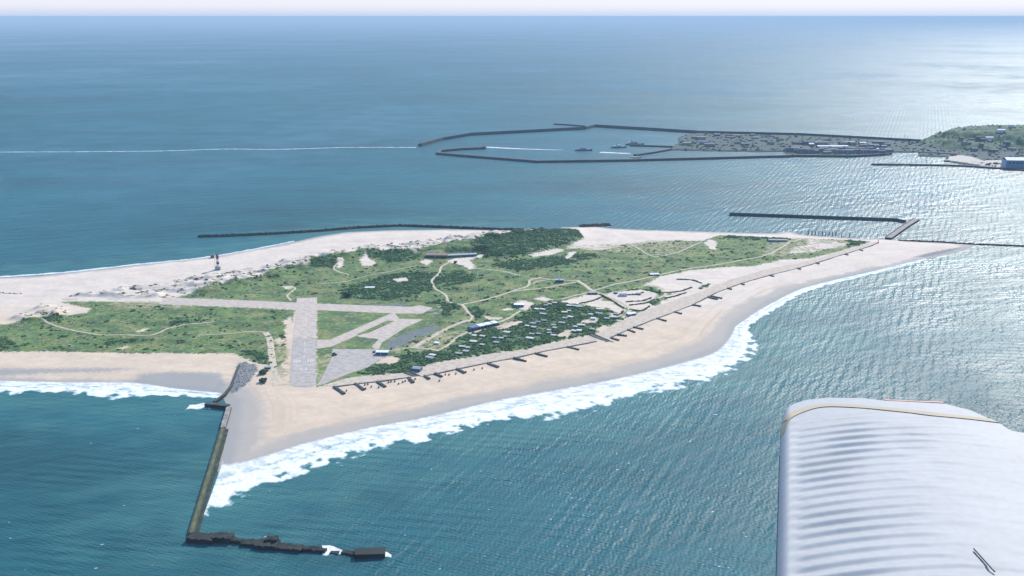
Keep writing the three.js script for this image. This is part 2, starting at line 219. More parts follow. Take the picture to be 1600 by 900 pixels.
{ // ground sheet
  const pos = [], uv = [], idx = [], id = new Int32Array(NXg * NZg).fill(-1); let n = 0;
  const vert = (i, j) => { const o = j * NXg + i; if (id[o] < 0) { id[o] = n++; pos.push(X0 + i * GX, HG[o], Z0 - j * GX); uv.push((i * GX) / (X1 - X0), (j * GX) / (Z0 - Z1)); } return id[o]; };
  for (let j = 0; j < NZg - 1; j++) for (let i = 0; i < NXg - 1; i++) {
    const o = j * NXg + i; if (Math.max(HG[o], HG[o + 1], HG[o + NXg], HG[o + NXg + 1]) < -1.2) continue;
    const a = vert(i, j), b = vert(i + 1, j), c = vert(i + 1, j + 1), d = vert(i, j + 1); idx.push(a, b, c, a, c, d);
  }
  const g = new THREE.BufferGeometry(); g.setAttribute('position', new THREE.Float32BufferAttribute(pos, 3)); g.setAttribute('uv', new THREE.Float32BufferAttribute(uv, 2)); g.setIndex(idx); g.computeVertexNormals();
  const d = new Uint8Array(TW * TH * 4), px = (X1 - X0) / TW;
  const mixc = (a, b, t) => { a[0] += (b[0] - a[0]) * t; a[1] += (b[1] - a[1]) * t; a[2] += (b[2] - a[2]) * t; };
  for (let j = 0; j < TH; j++) for (let i = 0; i < TW; i++) {
    const x = X0 + (i + 0.5) * px, z = Z0 - (j + 0.5) * px, o = j * TW + i; if (dOut[o] > 30) continue;
    const a1 = fbm(N1, x / 60, z / 60, 3), a2 = fbm(N2, x / 14, z / 14, 3), a3 = N3(x / 3.2, z / 3.2), a4 = fbm(N3, x / 7 + 40, z / 7, 2);
    const wx = x + 5 * a2 + 2.2 * a3, wz = z + 6 * a4 + 2.2 * a3;
    const di = dIn[o] + 7 * a1 + 3 * a2;
    // sand: dry, bands of shell and weed, wet near the swash
    const k = 1 + 0.10 * a1 + 0.09 * a2 + 0.05 * a3, c = [0.585 * k, 0.455 * k, 0.340 * k];
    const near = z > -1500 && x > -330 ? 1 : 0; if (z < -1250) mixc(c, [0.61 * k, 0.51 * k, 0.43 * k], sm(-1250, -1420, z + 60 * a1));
    if (near) mixc(c, [0.52, 0.40, 0.285], 0.7 * sm(0.0, 0.5, fbm(N1, x / 120 + 7, (dIn[o]) / 16, 3) + 0.2 * a2) * sm(95, 60, dIn[o]));
    mixc(c, [0.30, 0.25, 0.21], 0.5 * sm(0.42, 0.6, fbm(N2, x / 90 + 5, dIn[o] / 5.5, 3) + 0.25 * a3) * sm(70, 30, dIn[o]));
    const wetW = near ? lerp(46, 24, sm(200, 520, x)) : 20;
    mixc(c, [0.385, 0.34, 0.30], 0.9 * sm(wetW, wetW * 0.62, di)); mixc(c, [0.31, 0.295, 0.275], 0.8 * sm(wetW * 0.5, wetW * 0.2, di));
    mixc(c, [0.27, 0.275, 0.27], 0.8 * sampleMask(poolM, wx, wz));
    // grass and scrub
    const gr = sampleMask(grassM, wx, wz), sc = sm(0.3, 0.7, scrubSoft[o] + 0.75 * a2 + 0.3 * a1 + 0.25 * a3) * gr, kh = khakiM[o], gv = sampleMask(gravelM, wx, wz), du = duneM[o];
    const dry = sm(-0.25, 0.55, a1 * 1.1 + 0.5 * a2 + 0.3 * a4 + kh * 0.55 - 0.12);
    const gc = [0.098, 0.168, 0.036]; mixc(gc, [0.054, 0.112, 0.034], sm(0.0, 0.5, fbm(N3, x / 36 + 9, z / 30, 4) + 0.2)); mixc(gc, [0.215, 0.21, 0.070], 0.75 * dry);
    const gk = 1 + 0.22 * a3 + 0.28 * a4 + 0.35 * fbm(N2, x / 95 + 3, z / 60, 3); gc[0] *= gk; gc[1] *= gk; gc[2] *= gk;
    mixc(gc, [0.042, 0.100, 0.032], 0.8 * sc);
    mixc(gc, [0.44, 0.37, 0.28], 0.6 * sm(0.38, 0.55, a2 + 0.35 * a3 + 0.45 * kh));       // bare sandy spots
    mixc(c, gc, gr);
    mixc(c, [0.12, 0.13, 0.07], 0.75 * clamp(du * 1.5) * (1 - gr) * sm(0.12, 0.34, fbm(N1, x / 22 + 31, z / 17, 4) + 0.1 * a3));     // marram tufts on the dunes
    mixc(c, [0.20, 0.19, 0.095], 0.7 * clamp(kh * 1.4) * (1 - gr) * sm(-0.12, 0.25, a1 + a2 + 0.3 * a4));
    const gvn = 1 + 0.35 * a3 + 0.2 * a4; mixc(c, [0.135 * gvn, 0.15 * gvn, 0.165 * gvn], 0.85 * gv);
    for (let q = 0; q < 3; q++) d[o * 4 + q] = 255 * Math.pow(clamp(c[q]), 1 / 2.2); d[o * 4 + 3] = 255;
  }
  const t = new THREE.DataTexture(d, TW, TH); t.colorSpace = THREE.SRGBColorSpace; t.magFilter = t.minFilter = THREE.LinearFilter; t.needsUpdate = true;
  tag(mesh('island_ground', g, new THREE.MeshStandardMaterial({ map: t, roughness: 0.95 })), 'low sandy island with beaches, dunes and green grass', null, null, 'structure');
}
// surf: churned white water as a raised crust with torn edges
function surfSheet(name, label, inner, outer, lift, thr, cell = 1.2) {   // inner/outer: same number of pixel points
  const I = new THREE.CatmullRomCurve3(pix(inner, 0)), O = new THREE.CatmullRomCurve3(pix(outer, 0));
  const len = O.getLength(), nu = Math.ceil(len / cell), nv = 44, pos = [], idx = [], f = [], cols = [];
  for (let i = 0; i <= nu; i++) { const a = I.getPointAt(i / nu), b = O.getPointAt(i / nu); for (let j = 0; j <= nv; j++) {
    const v = -0.12 + 1.3 * j / nv, x = lerp(a.x, b.x, v) + 0, z = lerp(a.z, b.z, v);
    const n = fbm(N1, x / 26, z / 26, 4), m = fbm(N2, x / 7, z / 7, 3), streak = fbm(N3, i / nu * len / 55, v * 5, 3);
    let e = Math.min(sm(-0.12, 0.10, v), 1) * sm(1.22, 0.72, v + 0.5 * n) - thr - 0.5 * sm(-0.05, 0.4, streak) * sm(0.0, 0.35, v) * sm(0.8, 0.4, v) + 0.2 * m; e *= sm(0, 0.012, i / nu) * sm(1, 0.988, i / nu) > 0.02 ? 1 : -1;
    pos.push(x, Math.max(0.04, hAt(x, z) + 0.05) + lift * clamp(e) * (0.7 + 0.6 * m) + 0.12 * clamp(e) * N3(x / 2.3, z / 2.3), z); f.push(e); const fk = sm(-0.45, 0.25, 0.35 * m + 0.35 * N3(x / 24, z / 9) + 0.6 * (v - 0.2) + 0.5 * n); const fe = sm(-0.13, 0.42, e + 0.10 * N2(x / 3, z / 3)) * (0.45 + 0.55 * fk), gs = sm(0.35, 0.1, v); cols.push(lerp(lerp(0.05, 0.36, gs), 0.74, fe), lerp(lerp(0.19, 0.345, gs), 0.74, fe), lerp(lerp(0.20, 0.325, gs), 0.755, fe));
  } }
  const w = nv + 1; for (let i = 0; i < nu; i++) for (let j = 0; j < nv; j++) { const a = i * w + j, b = a + w, t1 = [a, b, b + 1], t2 = [a, b + 1, a + 1]; for (const t of [t1, t2]) if ((f[t[0]] + f[t[1]] + f[t[2]]) / 3 > -0.13) idx.push(...t); }
  const g = new THREE.BufferGeometry(); g.setAttribute('position', new THREE.Float32BufferAttribute(pos, 3)); g.setIndex(idx); g.computeVertexNormals();
  if (g.attributes.normal.getY(idx[0]) < 0) { for (let i = 0; i < idx.length; i += 3) [idx[i + 1], idx[i + 2]] = [idx[i + 2], idx[i + 1]]; g.setIndex(idx); g.computeVertexNormals(); }
  g.setAttribute('color', new THREE.Float32BufferAttribute(cols, 3)); const m = mesh(name, g, FOAMV); tag(m, label, null, null, 'stuff'); return m;
}
const FOAMV = std(col(1, 1, 1), 0.95, { vertexColors: true }), FOAM = std(col(0.66, 0.66, 0.68), 0.95);
surfSheet('surf_foam', 'broad white surf along the near beach',
  [[345, 728], [367, 727], [400, 719], [470, 697], [570, 672], [670, 653], [771, 629], [865, 612], [970, 592], [1064, 569], [1120, 550], [1141, 528], [1150, 510]],
  [[320, 797], [352, 786], [392, 764], [470, 737], [575, 704], [672, 683], [764, 658], [880, 648], [985, 619], [1088, 596], [1160, 566], [1178, 537], [1166, 511]], 0.7, 0.36);
surfSheet('surf_foam', 'narrow white surf along the far right beach', [[1148, 512], [1180, 489], [1210, 472], [1249, 453], [1300, 438.5], [1360, 425], [1410, 413], [1447, 404]], [[1167, 513], [1197, 492], [1226, 474], [1260, 456], [1306, 442.5], [1364, 428.5], [1413, 415.5], [1449, 406]], 0.6, 0.34);
surfSheet('surf_foam', 'white surf breaking on the left beach', [[-200, 596], [-60, 596], [0, 596], [100, 598], [212, 599.5], [275, 608], [347, 615]], [[-200, 616], [-60, 616], [0, 616], [90, 612], [178, 621], [255, 618], [349, 622]], 0.6, 0.46);
surfSheet('surf_foam', 'thin line of foam on the lighthouse beach', [[-150, 440], [0, 433.5], [100, 426.5], [200, 415.5], [330, 401.5], [420, 385.5], [460, 377.5]], [[-150, 438], [0, 431.5], [100, 424.5], [200, 413.8], [330, 400], [420, 384], [460, 376]], 0.25, 0.52);
surfSheet('surf_foam', 'patch of foam beside the short black jetty', [[296, 633], [308, 632], [318, 630], [326, 634]], [[290, 640], [305, 640], [318, 639], [330, 640]], 0.4, 0.45, 0.7);

// ------------------------------------------------------------------ paved and trodden surfaces
function flatSheet(name, pts, lift, mat, parent = scene) {   // polygon laid on the level airfield, pts = world points
  const sh = new THREE.Shape(pts.map((p) => new THREE.Vector2(p.x, -p.z))), g0 = new THREE.ShapeGeometry(sh), q = g0.attributes.position, n = q.count, pos = [], uv = [], top = [];
  for (let i = 0; i < n; i++) { pos.push(q.getX(i), IH + lift, -q.getY(i)); uv.push(q.getX(i), q.getY(i)); }
  const g = new THREE.BufferGeometry(); g.setAttribute('position', new THREE.Float32BufferAttribute(pos, 3)); g.setAttribute('uv', new THREE.Float32BufferAttribute(uv, 2)); g.setIndex(Array.from(g0.index.array)); g.computeVertexNormals();
  return mesh(name, g, mat, parent);
}
function strip(name, pixels, width, mat, lift, jag = 0.12, parent = scene, h = IH, straight = false) {
  const pts = pix(pixels, h).map((p) => p.setY(0)), cv = new THREE.CatmullRomCurve3(pts, false, 'centripetal'), L = cv.getLength(), n = Math.max(2, Math.ceil(L / 3)), pos = [], uv = [], idx = [];
  for (let i = 0; i <= n; i++) { const p = cv.getPointAt(i / n), t = cv.getTangentAt(i / n), nx = -t.z, nz = t.x; for (let j = 0; j < 3; j++) {
    const w = (j - 1) * width * 0.5 * (1 + jag * 2 * N1(i * 0.35 + j * 9, pixels[0][0]) + (Array.isArray(straight) ? 0 : 0)), x = p.x + nx * w, z = p.z + nz * w; pos.push(x, hAt(x, z) + lift, z); uv.push(x, -z);
  } }
  for (let i = 0; i < n; i++) for (let j = 0; j < 2; j++) { const a = i * 3 + j; idx.push(a, a + 1, a + 4, a, a + 4, a + 3); }
  const g = new THREE.BufferGeometry(); g.setAttribute('position', new THREE.Float32BufferAttribute(pos, 3)); g.setAttribute('uv', new THREE.Float32BufferAttribute(uv, 2)); g.setIndex(idx); g.computeVertexNormals();
  if (g.attributes.normal.getY(0) < 0) { for (let i = 0; i < idx.length; i += 3) [idx[i + 1], idx[i + 2]] = [idx[i + 2], idx[i + 1]]; g.setIndex(idx); g.computeVertexNormals(); }
  return mesh(name, g, mat, parent);
}
const CONCRETE = std(col(0.60, 0.495, 0.42), 0.9, { map: MOTT }), ASPHALT = std(col(0.49, 0.43, 0.39), 0.9, { map: MOTT }), OLDCONC = std(col(0.60, 0.50, 0.42), 0.92, { map: MOTT }), TRACK = std(col(0.64, 0.53, 0.40), 0.95, { map: MOTT }), GREYROAD = std(col(0.62, 0.505, 0.405), 0.95, { map: MOTT }), PAINT = std(col(0.70, 0.66, 0.61), 0.8, { map: MOTT });
const ST = (o, label) => tag(o, label, null, null, 'structure');
ST(flatSheet('cross_runway', P([[95, 466.5], [150, 464.5], [275, 465.5], [400, 470], [495, 474.5], [642, 479.5], [655, 477], [677, 481], [660, 490], [617, 490], [495, 484.5], [400, 480], [275, 476], [150, 472], [100, 471.5]]), 0.10, OLDCONC), 'pale cross runway of old concrete');
const rw = ST(flatSheet('runway', P([[464, 466], [495.6, 464.6], [494.6, 500], [494, 528], [457.6, 528], [460, 505]]), 0.16, CONCRETE), 'pale concrete main runway ending at the beach');
flatSheet('asphalt_end', P([[457.6, 528.2], [494, 528.2], [493.5, 600], [490, 603.5], [478, 605], [462, 604.5], [452, 602], [455, 560]]), 0.16, ASPHALT, rw);
ST(flatSheet('taxiway', P([[622, 498.2], [662, 499], [632, 513], [610, 527], [597, 535], [592, 545.7], [585, 545.8], [581, 541], [592, 530], [562, 526.5], [556, 524.4], [575, 520.8], [616, 502]]), 0.145, OLDCONC), 'pale strip of concrete beside the parking ground');
ST(flatSheet('taxiway', P([[617, 490], [610, 490], [515, 531], [495, 531], [495, 545], [517, 542], [555, 525.5], [560, 521.5], [605, 501], [618, 501.5], [624, 497.8]]), 0.13, OLDCONC), 'pale taxiway joining runway and apron');
ST(flatSheet('apron', P([[520, 545.2], [585, 546.2], [590, 546], [606, 557], [588, 565], [575, 574], [545, 584], [520, 594], [506, 600.5], [494, 603], [502, 592], [517, 562]]), 0.11, ASPHALT), 'grey aircraft parking apron beside the runway');
{ // painted marks, each a bar of its own
  const A = G(480, 466, IH), B = G(472.5, 604, IH), dir = B.clone().sub(A).normalize(), side = new THREE.Vector3(-dir.z, 0, dir.x), L = A.distanceTo(B);
  const bar = (s, o, l, w) => { const c = A.clone().addScaledVector(dir, s).addScaledVector(side, o), g = new THREE.BoxGeometry(w, 0.02, l); const m = mesh('marking', g, PAINT, rw); m.position.set(c.x, IH + 0.20, c.z); m.rotation.y = Math.atan2(dir.x, dir.z); };
  for (let s = 30; s < L - 95; s += 26) bar(s, 0, 13, 0.9);
  for (const o of [-11, -8, -5, 5, 8, 11]) bar(L - 88, o, 13, 1.6);
  for (const o of [-3, 3]) bar(L - 58, o, 8, 1.8);
  bar(L - 72, 0, 1.6, 26); bar(L - 45, 0, 1.4, 26); for (const o of [-10, -6, 6, 10]) bar(12, o, 12, 1.6);
}
ST(flatSheet('promenade', [...P(PROM_TOP), ...P(WALL).reverse()], 0.12, GREYROAD), 'pale promenade behind the sea wall of the near beach');
const paths = [[[705, 408], [690, 417], [686, 428], [676, 437], [675, 442], [680, 451], [696, 461], [701, 471], [710, 475], [722, 476]], [[722, 476], [732, 489], [738, 495], [733, 502], [715, 506]], [[722, 476], [760, 468], [800, 455.5], [825, 447], [829, 438], [845, 434]], [[740, 419], [780, 423], [812, 431.5]], [[829, 437], [847, 435], [862, 437], [900, 439]], [[800, 456], [850, 450], [895, 442], [905, 440]], [[925, 454.5], [960, 445], [1000, 437], [1060, 423], [1125, 413], [1182, 402.5], [1205, 396], [1236, 378.5], [1259, 372]], [[922, 456], [900, 462], [877, 468]], [[684, 548], [697, 542], [715, 528], [731, 518.5]], [[776, 505], [792, 498.5], [813, 486]], [[66, 500], [89, 510], [125, 519], [160, 524], [189, 523.5], [237, 523.5], [262, 514], [292, 507.5], [335, 503]], [[310, 525], [350, 522.5], [400, 518.5], [415, 519.5]], [[545, 430], [522, 421], [532, 406]], [[650, 415.5], [610, 424], [575, 431], [540, 440], [500, 444.5]], [[455, 470], [449, 462], [461, 450], [442, 447]], [[640, 543], [665, 545], [676, 546], [686, 549]], [[862, 436.5], [840, 440], [833, 444]], [[985, 381.5], [1025, 401], [1050, 397], [1097, 378]], [[1005, 445], [1030, 449], [1040, 460], [1030, 466], [1003, 476]], [[885, 389], [930, 387.5], [985, 381]], [[938, 462], [965, 456], [1000, 450], [1012, 446]]];
const pathW = [3.4, 4, 4, 3.2, 3, 3.6, 3.6, 3, 3.4, 4, 2.8, 2.2, 3, 2, 3, 3.4, 2.6, 3, 4, 4, 2.4];
paths.forEach((p, i) => ST(strip('footpath', p, pathW[i], TRACK, 0.14 + 0.006 * i, 0.14), 'narrow sandy footpath through the grass'));
ST(strip('sandy_lane', [[415, 519], [421, 530], [424, 550], [427, 572], [431, 602]], 8, TRACK, 0.12, 0.10), 'sandy lane leading down to the near beach');
ST(strip('sandy_lane', [[902, 438], [915, 447], [925, 454], [945, 462], [970, 472.5], [984, 481.5], [980, 491], [966, 502.5]], 6, TRACK, 0.30, 0.10), 'sandy lane through the campsite');
ST(strip('access_road', [[733, 501], [715, 506.5], [690, 518], [664, 533], [648, 543]], 7, GREYROAD, 0.28, 0.08), 'grey access road beside the parking ground');
ST(strip('access_road', [[733, 522], [757, 516], [776, 512.5], [800, 505]], 6, GREYROAD, 0.29, 0.08), 'grey road in front of the long building');
// ------------------------------------------------------------------ scrub (nobody could count it), bushes
const LEAFY = [];
for (let v = 0; v < 3; v++) {
  let g = new THREE.IcosahedronGeometry(1, 2); g.deleteAttribute('uv'); g.deleteAttribute('normal'); g = mergeVertices(g); const p = g.attributes.position;
  for (let i = 0; i < p.count; i++) { const x = p.getX(i), y = p.getY(i), z = p.getZ(i), k = 0.8 + 0.35 * N1(x * 1.7 + v * 9, z * 1.7 + y * 2) + 0.3 * (rnd() - 0.5); p.setXYZ(i, x * k, Math.max(-0.25, y * k * 0.8), z * k); }
  g = g.toNonIndexed(); g.computeVertexNormals(); LEAFY.push(g);
}
const LEAF = new THREE.MeshStandardMaterial({ color: 0xffffff, roughness: 0.95 });
function scatter(name, label, count, accept, size, tones, flat = 1) {
  const list = []; let guard = 0;
  while (list.length < count && guard++ < count * 60) { const x = rr(X0, X1), z = rr(Z1, Z0), w = accept(x, z); if (rnd() < w) list.push([x, z]); }
  const g = new THREE.Group(); g.name = numbered(name); tag(g, label, null, null, 'stuff'); scene.add(g);
  for (let v = 0; v < 3; v++) {
    const sub = list.filter((_, i) => i % 3 === v), im = new THREE.InstancedMesh(LEAFY[v], LEAF, sub.length), M = new THREE.Matrix4(), q = new THREE.Quaternion(), up = new THREE.Vector3(0, 1, 0); im.name = 'foliage';
    sub.forEach(([x, z], i) => { const s = size() , h = s * rr(0.55, 0.95) * flat; q.setFromAxisAngle(up, rr(0, 6.28)); M.compose(new THREE.Vector3(x, hAt(x, z) + h * 0.12, z), q, new THREE.Vector3(s * rr(0.8, 1.4), h, s * rr(0.8, 1.4))); im.setMatrixAt(i, M); const t = tones[Math.floor(rnd() * tones.length)], k = rr(0.75, 1.25); im.setColorAt(i, col(t[0] * k, t[1] * k, t[2] * k)); });
    im.castShadow = im.receiveShadow = true; g.add(im);
  }
}
const blocked = blur(canvasMask((poly, g) => { g.lineWidth = 5; const T = (p) => [(p.x - X0) / (X1 - X0) * TW, (Z0 - p.z) / (Z0 - Z1) * TH]; for (const p of paths) { g.beginPath(); P(p).forEach((q, i) => { const [x, y] = T(q); i ? g.lineTo(x, y) : g.moveTo(x, y); }); g.stroke(); } SANDY.forEach((s) => poly(s)); poly(P([[450, 462], [500, 462], [690, 476], [690, 500], [640, 530], [610, 560], [500, 606], [448, 606]])); poly(P([[90, 465], [460, 466], [460, 484], [90, 473]])); }), 1);
const free = (x, z) => 1 - clamp(sampleMask(blocked, x, z) * 2);
scatter('dune_scrub', 'dark green scrub covering the middle of the island', 17000, (x, z) => { const s = sm(0.34, 0.62, sampleMask(scrubSoft, x, z) + 0.75 * fbm(N2, x / 14, z / 14, 3) + 0.45 * fbm(N3, x / 40, z / 34, 3)) * sampleMask(grassM, x, z); const far = 0.28 * sm(0.28, 0.5, fbm(N3, x / 48 + 8, z / 34, 4)) * sampleMask(grassM, x, z); return Math.max(s, far) * free(x, z) * clamp(0.45 + 0.9 * fbm(N1, x / 30, z / 30, 3)); }, () => rr(1.0, 2.6), [[0.042, 0.110, 0.036], [0.056, 0.134, 0.040], [0.036, 0.092, 0.036], [0.088, 0.152, 0.044]]);
scatter('low_heath', 'low tufts of grass and heath spread over the island', 7000, (x, z) => sampleMask(grassM, x, z) * free(x, z) * clamp(0.15 + 1.1 * fbm(N1, x / 34 + 11, z / 34, 3)), () => rr(0.5, 1.6), [[0.075, 0.132, 0.034], [0.11, 0.15, 0.042], [0.06, 0.118, 0.034]], 0.45);
scatter('marram_grass', 'marram grass tufts on the pale dunes', 2200, (x, z) => clamp(sampleMask(duneM, x, z) * 1.4) * (1 - sampleMask(grassM, x, z)) * sm(0.1, 0.35, fbm(N1, x / 22 + 31, z / 17, 4)), () => rr(0.6, 1.8), [[0.10, 0.115, 0.055], [0.06, 0.085, 0.04], [0.14, 0.13, 0.075]]);
function bush(px, py, s, label) {
  const p = G(px, py, IH), g = base('bush', p.x, hAt(p.x, p.z), p.z, rr(0, 6)); tag(g, label, 'bush');
  const parts = []; for (let k = 0; k < 9; k++) { const q = LEAFY[k % 3].clone(), a = rr(0, 6.28), r = k ? rr(0.3, 0.75) * s : 0, w = s * rr(0.35, 0.55); q.scale(w, w * rr(0.8, 1.1), w); q.translate(Math.cos(a) * r, w * 0.55 + rr(0, 0.3) * s, Math.sin(a) * r); parts.push(q); }
  mesh('crown', mergeGeometries(parts), std(col(0.026, 0.068, 0.030), 0.95), g); const st = new THREE.CylinderGeometry(0.05 * s, 0.09 * s, 0.6 * s, 7); st.translate(0, 0.25 * s, 0); mesh('trunk', st, std(col(0.09, 0.06, 0.04)), g);
}
bush(412, 584, 6, 'dark bush left of the sandy lane, farther of the pair above the beach'); bush(412, 597, 5.5, 'dark bush left of the sandy lane, nearer of the pair above the beach');
bush(544, 463, 8, 'large dark bush standing alone in the grass beyond the runway head'); bush(712, 411, 4, 'small dark bush in the sandy fork in front of the red-roofed restaurant'); bush(523, 555, 3.5, 'low dark bush on the grass strip between runway and apron');

// ------------------------------------------------------------------ sea walls, piers, breakwaters
function loft(pts, section, closed = true, wob = 0, wl = 6) {   // section: [offset across, height] from left to right over the top; pts: world points on the axis
  const c = new THREE.CurvePath(); for (let i = 0; i < pts.length - 1; i++) c.add(new THREE.LineCurve3(pts[i], pts[i + 1]));
  const rows = []; for (let i = 0; i < pts.length - 1; i++) { const L = pts[i].distanceTo(pts[i + 1]), n = wob ? Math.max(1, Math.round(L / wl)) : 1; for (let k = 0; k < n; k++) rows.push(pts[i].clone().lerp(pts[i + 1], k / n)); } rows.push(pts[pts.length - 1].clone());
  const pos = [], uv = [], idx = [], m = section.length; let run = 0;
  rows.forEach((p, i) => { const a = rows[Math.max(0, i - 1)], b = rows[Math.min(rows.length - 1, i + 1)], t = b.clone().sub(a).setY(0).normalize(), nx = -t.z, nz = t.x; if (i) run += p.distanceTo(rows[i - 1]);
    section.forEach(([o, h], j) => { const w = wob ? wob * (rnd() - 0.5) : 0, w2 = wob ? wob * (rnd() - 0.5) : 0; pos.push(p.x + nx * (o + w), p.y + h + (h > 0 ? w2 : 0), p.z + nz * (o + w)); uv.push(run, o + h); }); });
  for (let i = 0; i < rows.length - 1; i++) for (let j = 0; j < m - 1; j++) { const a = i * m + j, b = a + m; idx.push(a, a + 1, b + 1, a, b + 1, b); }
  if (closed) for (const r of [0, rows.length - 1]) for (let j = 1; j < m - 1; j++) { const o = r * m; r ? idx.push(o, o + j, o + j + 1) : idx.push(o, o + j + 1, o + j); }
  let g = new THREE.BufferGeometry(); g.setAttribute('position', new THREE.Float32BufferAttribute(pos, 3)); g.setAttribute('uv', new THREE.Float32BufferAttribute(uv, 2)); g.setIndex(idx); g = g.toNonIndexed(); g.computeVertexNormals(); return g;
}
const WETROCK = std(col(0.017, 0.022, 0.021), 0.85, { map: MOTT2 }), DARKWALL = std(col(0.060, 0.075, 0.078), 0.85, { map: MOTT2 }), GREYWALL = std(col(0.20, 0.20, 0.19), 0.9, { map: MOTT2 }), DECK = std(col(0.40, 0.37, 0.33), 0.9, { map: MOTT2 }), ALGAE = std(col(0.14, 0.165, 0.050), 0.85, { map: MOTT2 }), WEED = std(col(0.030, 0.055, 0.025), 0.7, { map: MOTT2 }), HARBWALL = std(col(0.055, 0.078, 0.088), 0.9, { map: MOTT2 }), HARBDECK = std(col(0.105, 0.118, 0.118), 0.9, { map: MOTT2 });
const ROCKG = [0, 1, 2].map((v) => { let g = new THREE.IcosahedronGeometry(1, 1); g.deleteAttribute('uv'); g.deleteAttribute('normal'); g = mergeVertices(g); const p = g.attributes.position; for (let i = 0; i < p.count; i++) { const k = rr(0.7, 1.15); p.setXYZ(i, p.getX(i) * k, p.getY(i) * k * 0.8, p.getZ(i) * k); } g = g.toNonIndexed(); g.computeVertexNormals(); return g; });
function walled(name, label, pixels, top, width, { wall = HARBWALL, deck = HARBDECK, parapet = 0, side = 1, batter = 0.6, category = 'breakwater', light = false } = {}) {
  const pts = pix(pixels, top).map((p) => p.setY(0)), c = pts[0].clone(); pts.forEach((p) => p.sub(c)); const w = width / 2;
  const g = base(name, c.x, 0, c.z); tag(g, label, category);
  mesh('wall', loft(pts, [[-w - batter, -3], [-w, top - 0.5], [w, top - 0.5], [w + batter, -3]]), wall, g);
  mesh('deck', loft(pts, [[-w - 0.15, top - 0.495], [-w - 0.15, top], [w + 0.15, top], [w + 0.15, top - 0.495]]), deck, g);
  if (parapet) mesh('parapet', loft(pts, [[side * (w - 1) - 0.6, top + 0.003], [side * (w - 1) - 0.6, top + parapet], [side * (w - 1) + 0.6, top + parapet], [side * (w - 1) + 0.6, top + 0.003]]), wall, g);
  if (light) { const e = light === 'start' ? pts[0] : pts[pts.length - 1]; const t = new THREE.CylinderGeometry(width * 0.62, width * 0.7, top + 3.2, 14); t.translate(e.x, top / 2 - 1.4, e.z); mesh('pier_head', t, wall, g); const b = new THREE.CylinderGeometry(0.8, 1.1, 6, 10); b.translate(e.x, top + 3, e.z); mesh('beacon', b, std(col(0.30, 0.06, 0.05)), g); }
  return g;
}
function rubble(name, label, pixels, top, width, stones = 260, lev = 0) {
  const pts = pix(pixels, top).map((p) => p.setY(0)), c = pts[0].clone(); pts.forEach((p) => p.sub(c)); const w = width / 2, g = base(name, c.x, lev, c.z); tag(g, label, 'breakwater');
  mesh('core', loft(pts, [[-w - 2.5, -2], [-w * 0.4, top - 0.6], [w * 0.4, top - 0.6], [w + 2.5, -2]], true, 1.1, 5), WETROCK, g);
  const L = []; let tot = 0; for (let i = 1; i < pts.length; i++) { L.push(pts[i].distanceTo(pts[i - 1])); tot += L[i - 1]; }
  const im = new THREE.InstancedMesh(ROCKG[0], WETROCK, stones), M = new THREE.Matrix4(), q = new THREE.Quaternion(), e = new THREE.Euler(); im.name = 'boulders'; im.userData.kind = 'stuff'; im.castShadow = im.receiveShadow = true;
  for (let k = 0; k < stones; k++) { let s = rnd() * tot, i = 0; while (s > L[i] && i < L.length - 1) s -= L[i++]; const p = pts[i].clone().lerp(pts[i + 1], clamp(s / L[i])), t = pts[i + 1].clone().sub(pts[i]).normalize(), o = rr(-1, 1), y = top * (1 - 0.85 * Math.abs(o)) - 0.7, r = rr(0.7, 1.7); q.setFromEuler(e.set(rr(0, 6), rr(0, 6), rr(0, 6))); M.compose(new THREE.Vector3(p.x - t.z * o * (w + 1), y, p.z + t.x * o * (w + 1)), q, new THREE.Vector3(r * 1.3, r, r)); im.setMatrixAt(k, M); }
  g.add(im); return g;
}
// near pier with its ruined arm
{
  const g = base('long_pier', 0, 0, 0), ax = pix([[358, 634], [348, 668], [338, 702], [318, 766], [298, 832]], 2.6).map((p) => p.setY(0)); const c = ax[ax.length - 1].clone(); g.position.copy(c); ax.forEach((p) => p.sub(c));
  tag(g, 'long straight pier with yellow-green algae on its top beside the near beach', 'pier');
  const lower = ax.slice(1), w = 2.4;
  mesh('wall', loft(ax, [[-w - 1, -3], [-w, 2.2], [w, 2.2], [w + 1, -3]], true, 0.35, 7), DARKWALL, g);
  mesh('algae_strip', loft(lower, [[-1.5, 2.2], [-1.3, 2.75], [1.2, 2.75], [1.4, 2.2]], true, 0.3, 5), ALGAE, g);
  const off = lower.map((p, i) => { const a = lower[Math.max(0, i - 1)], b = lower[Math.min(lower.length - 1, i + 1)], t = b.clone().sub(a).normalize(); return p.clone().add(new THREE.Vector3(t.z, 0, -t.x).multiplyScalar(4.0)); });
  const off2 = off.map((p) => p.clone()); mesh('weedy_footing', loft(off2, [[-1.9, -2], [-1.6, 1.15], [0.9, 0.9], [2.2, -2]], true, 0.7, 4), WEED, g);
  mesh('capping', loft(ax.slice(0, 2), [[-2.6, 2.21], [-2.5, 3.1], [2.3, 3.1], [2.6, 2.21]], true, 0.4, 5), DECK, g);
}
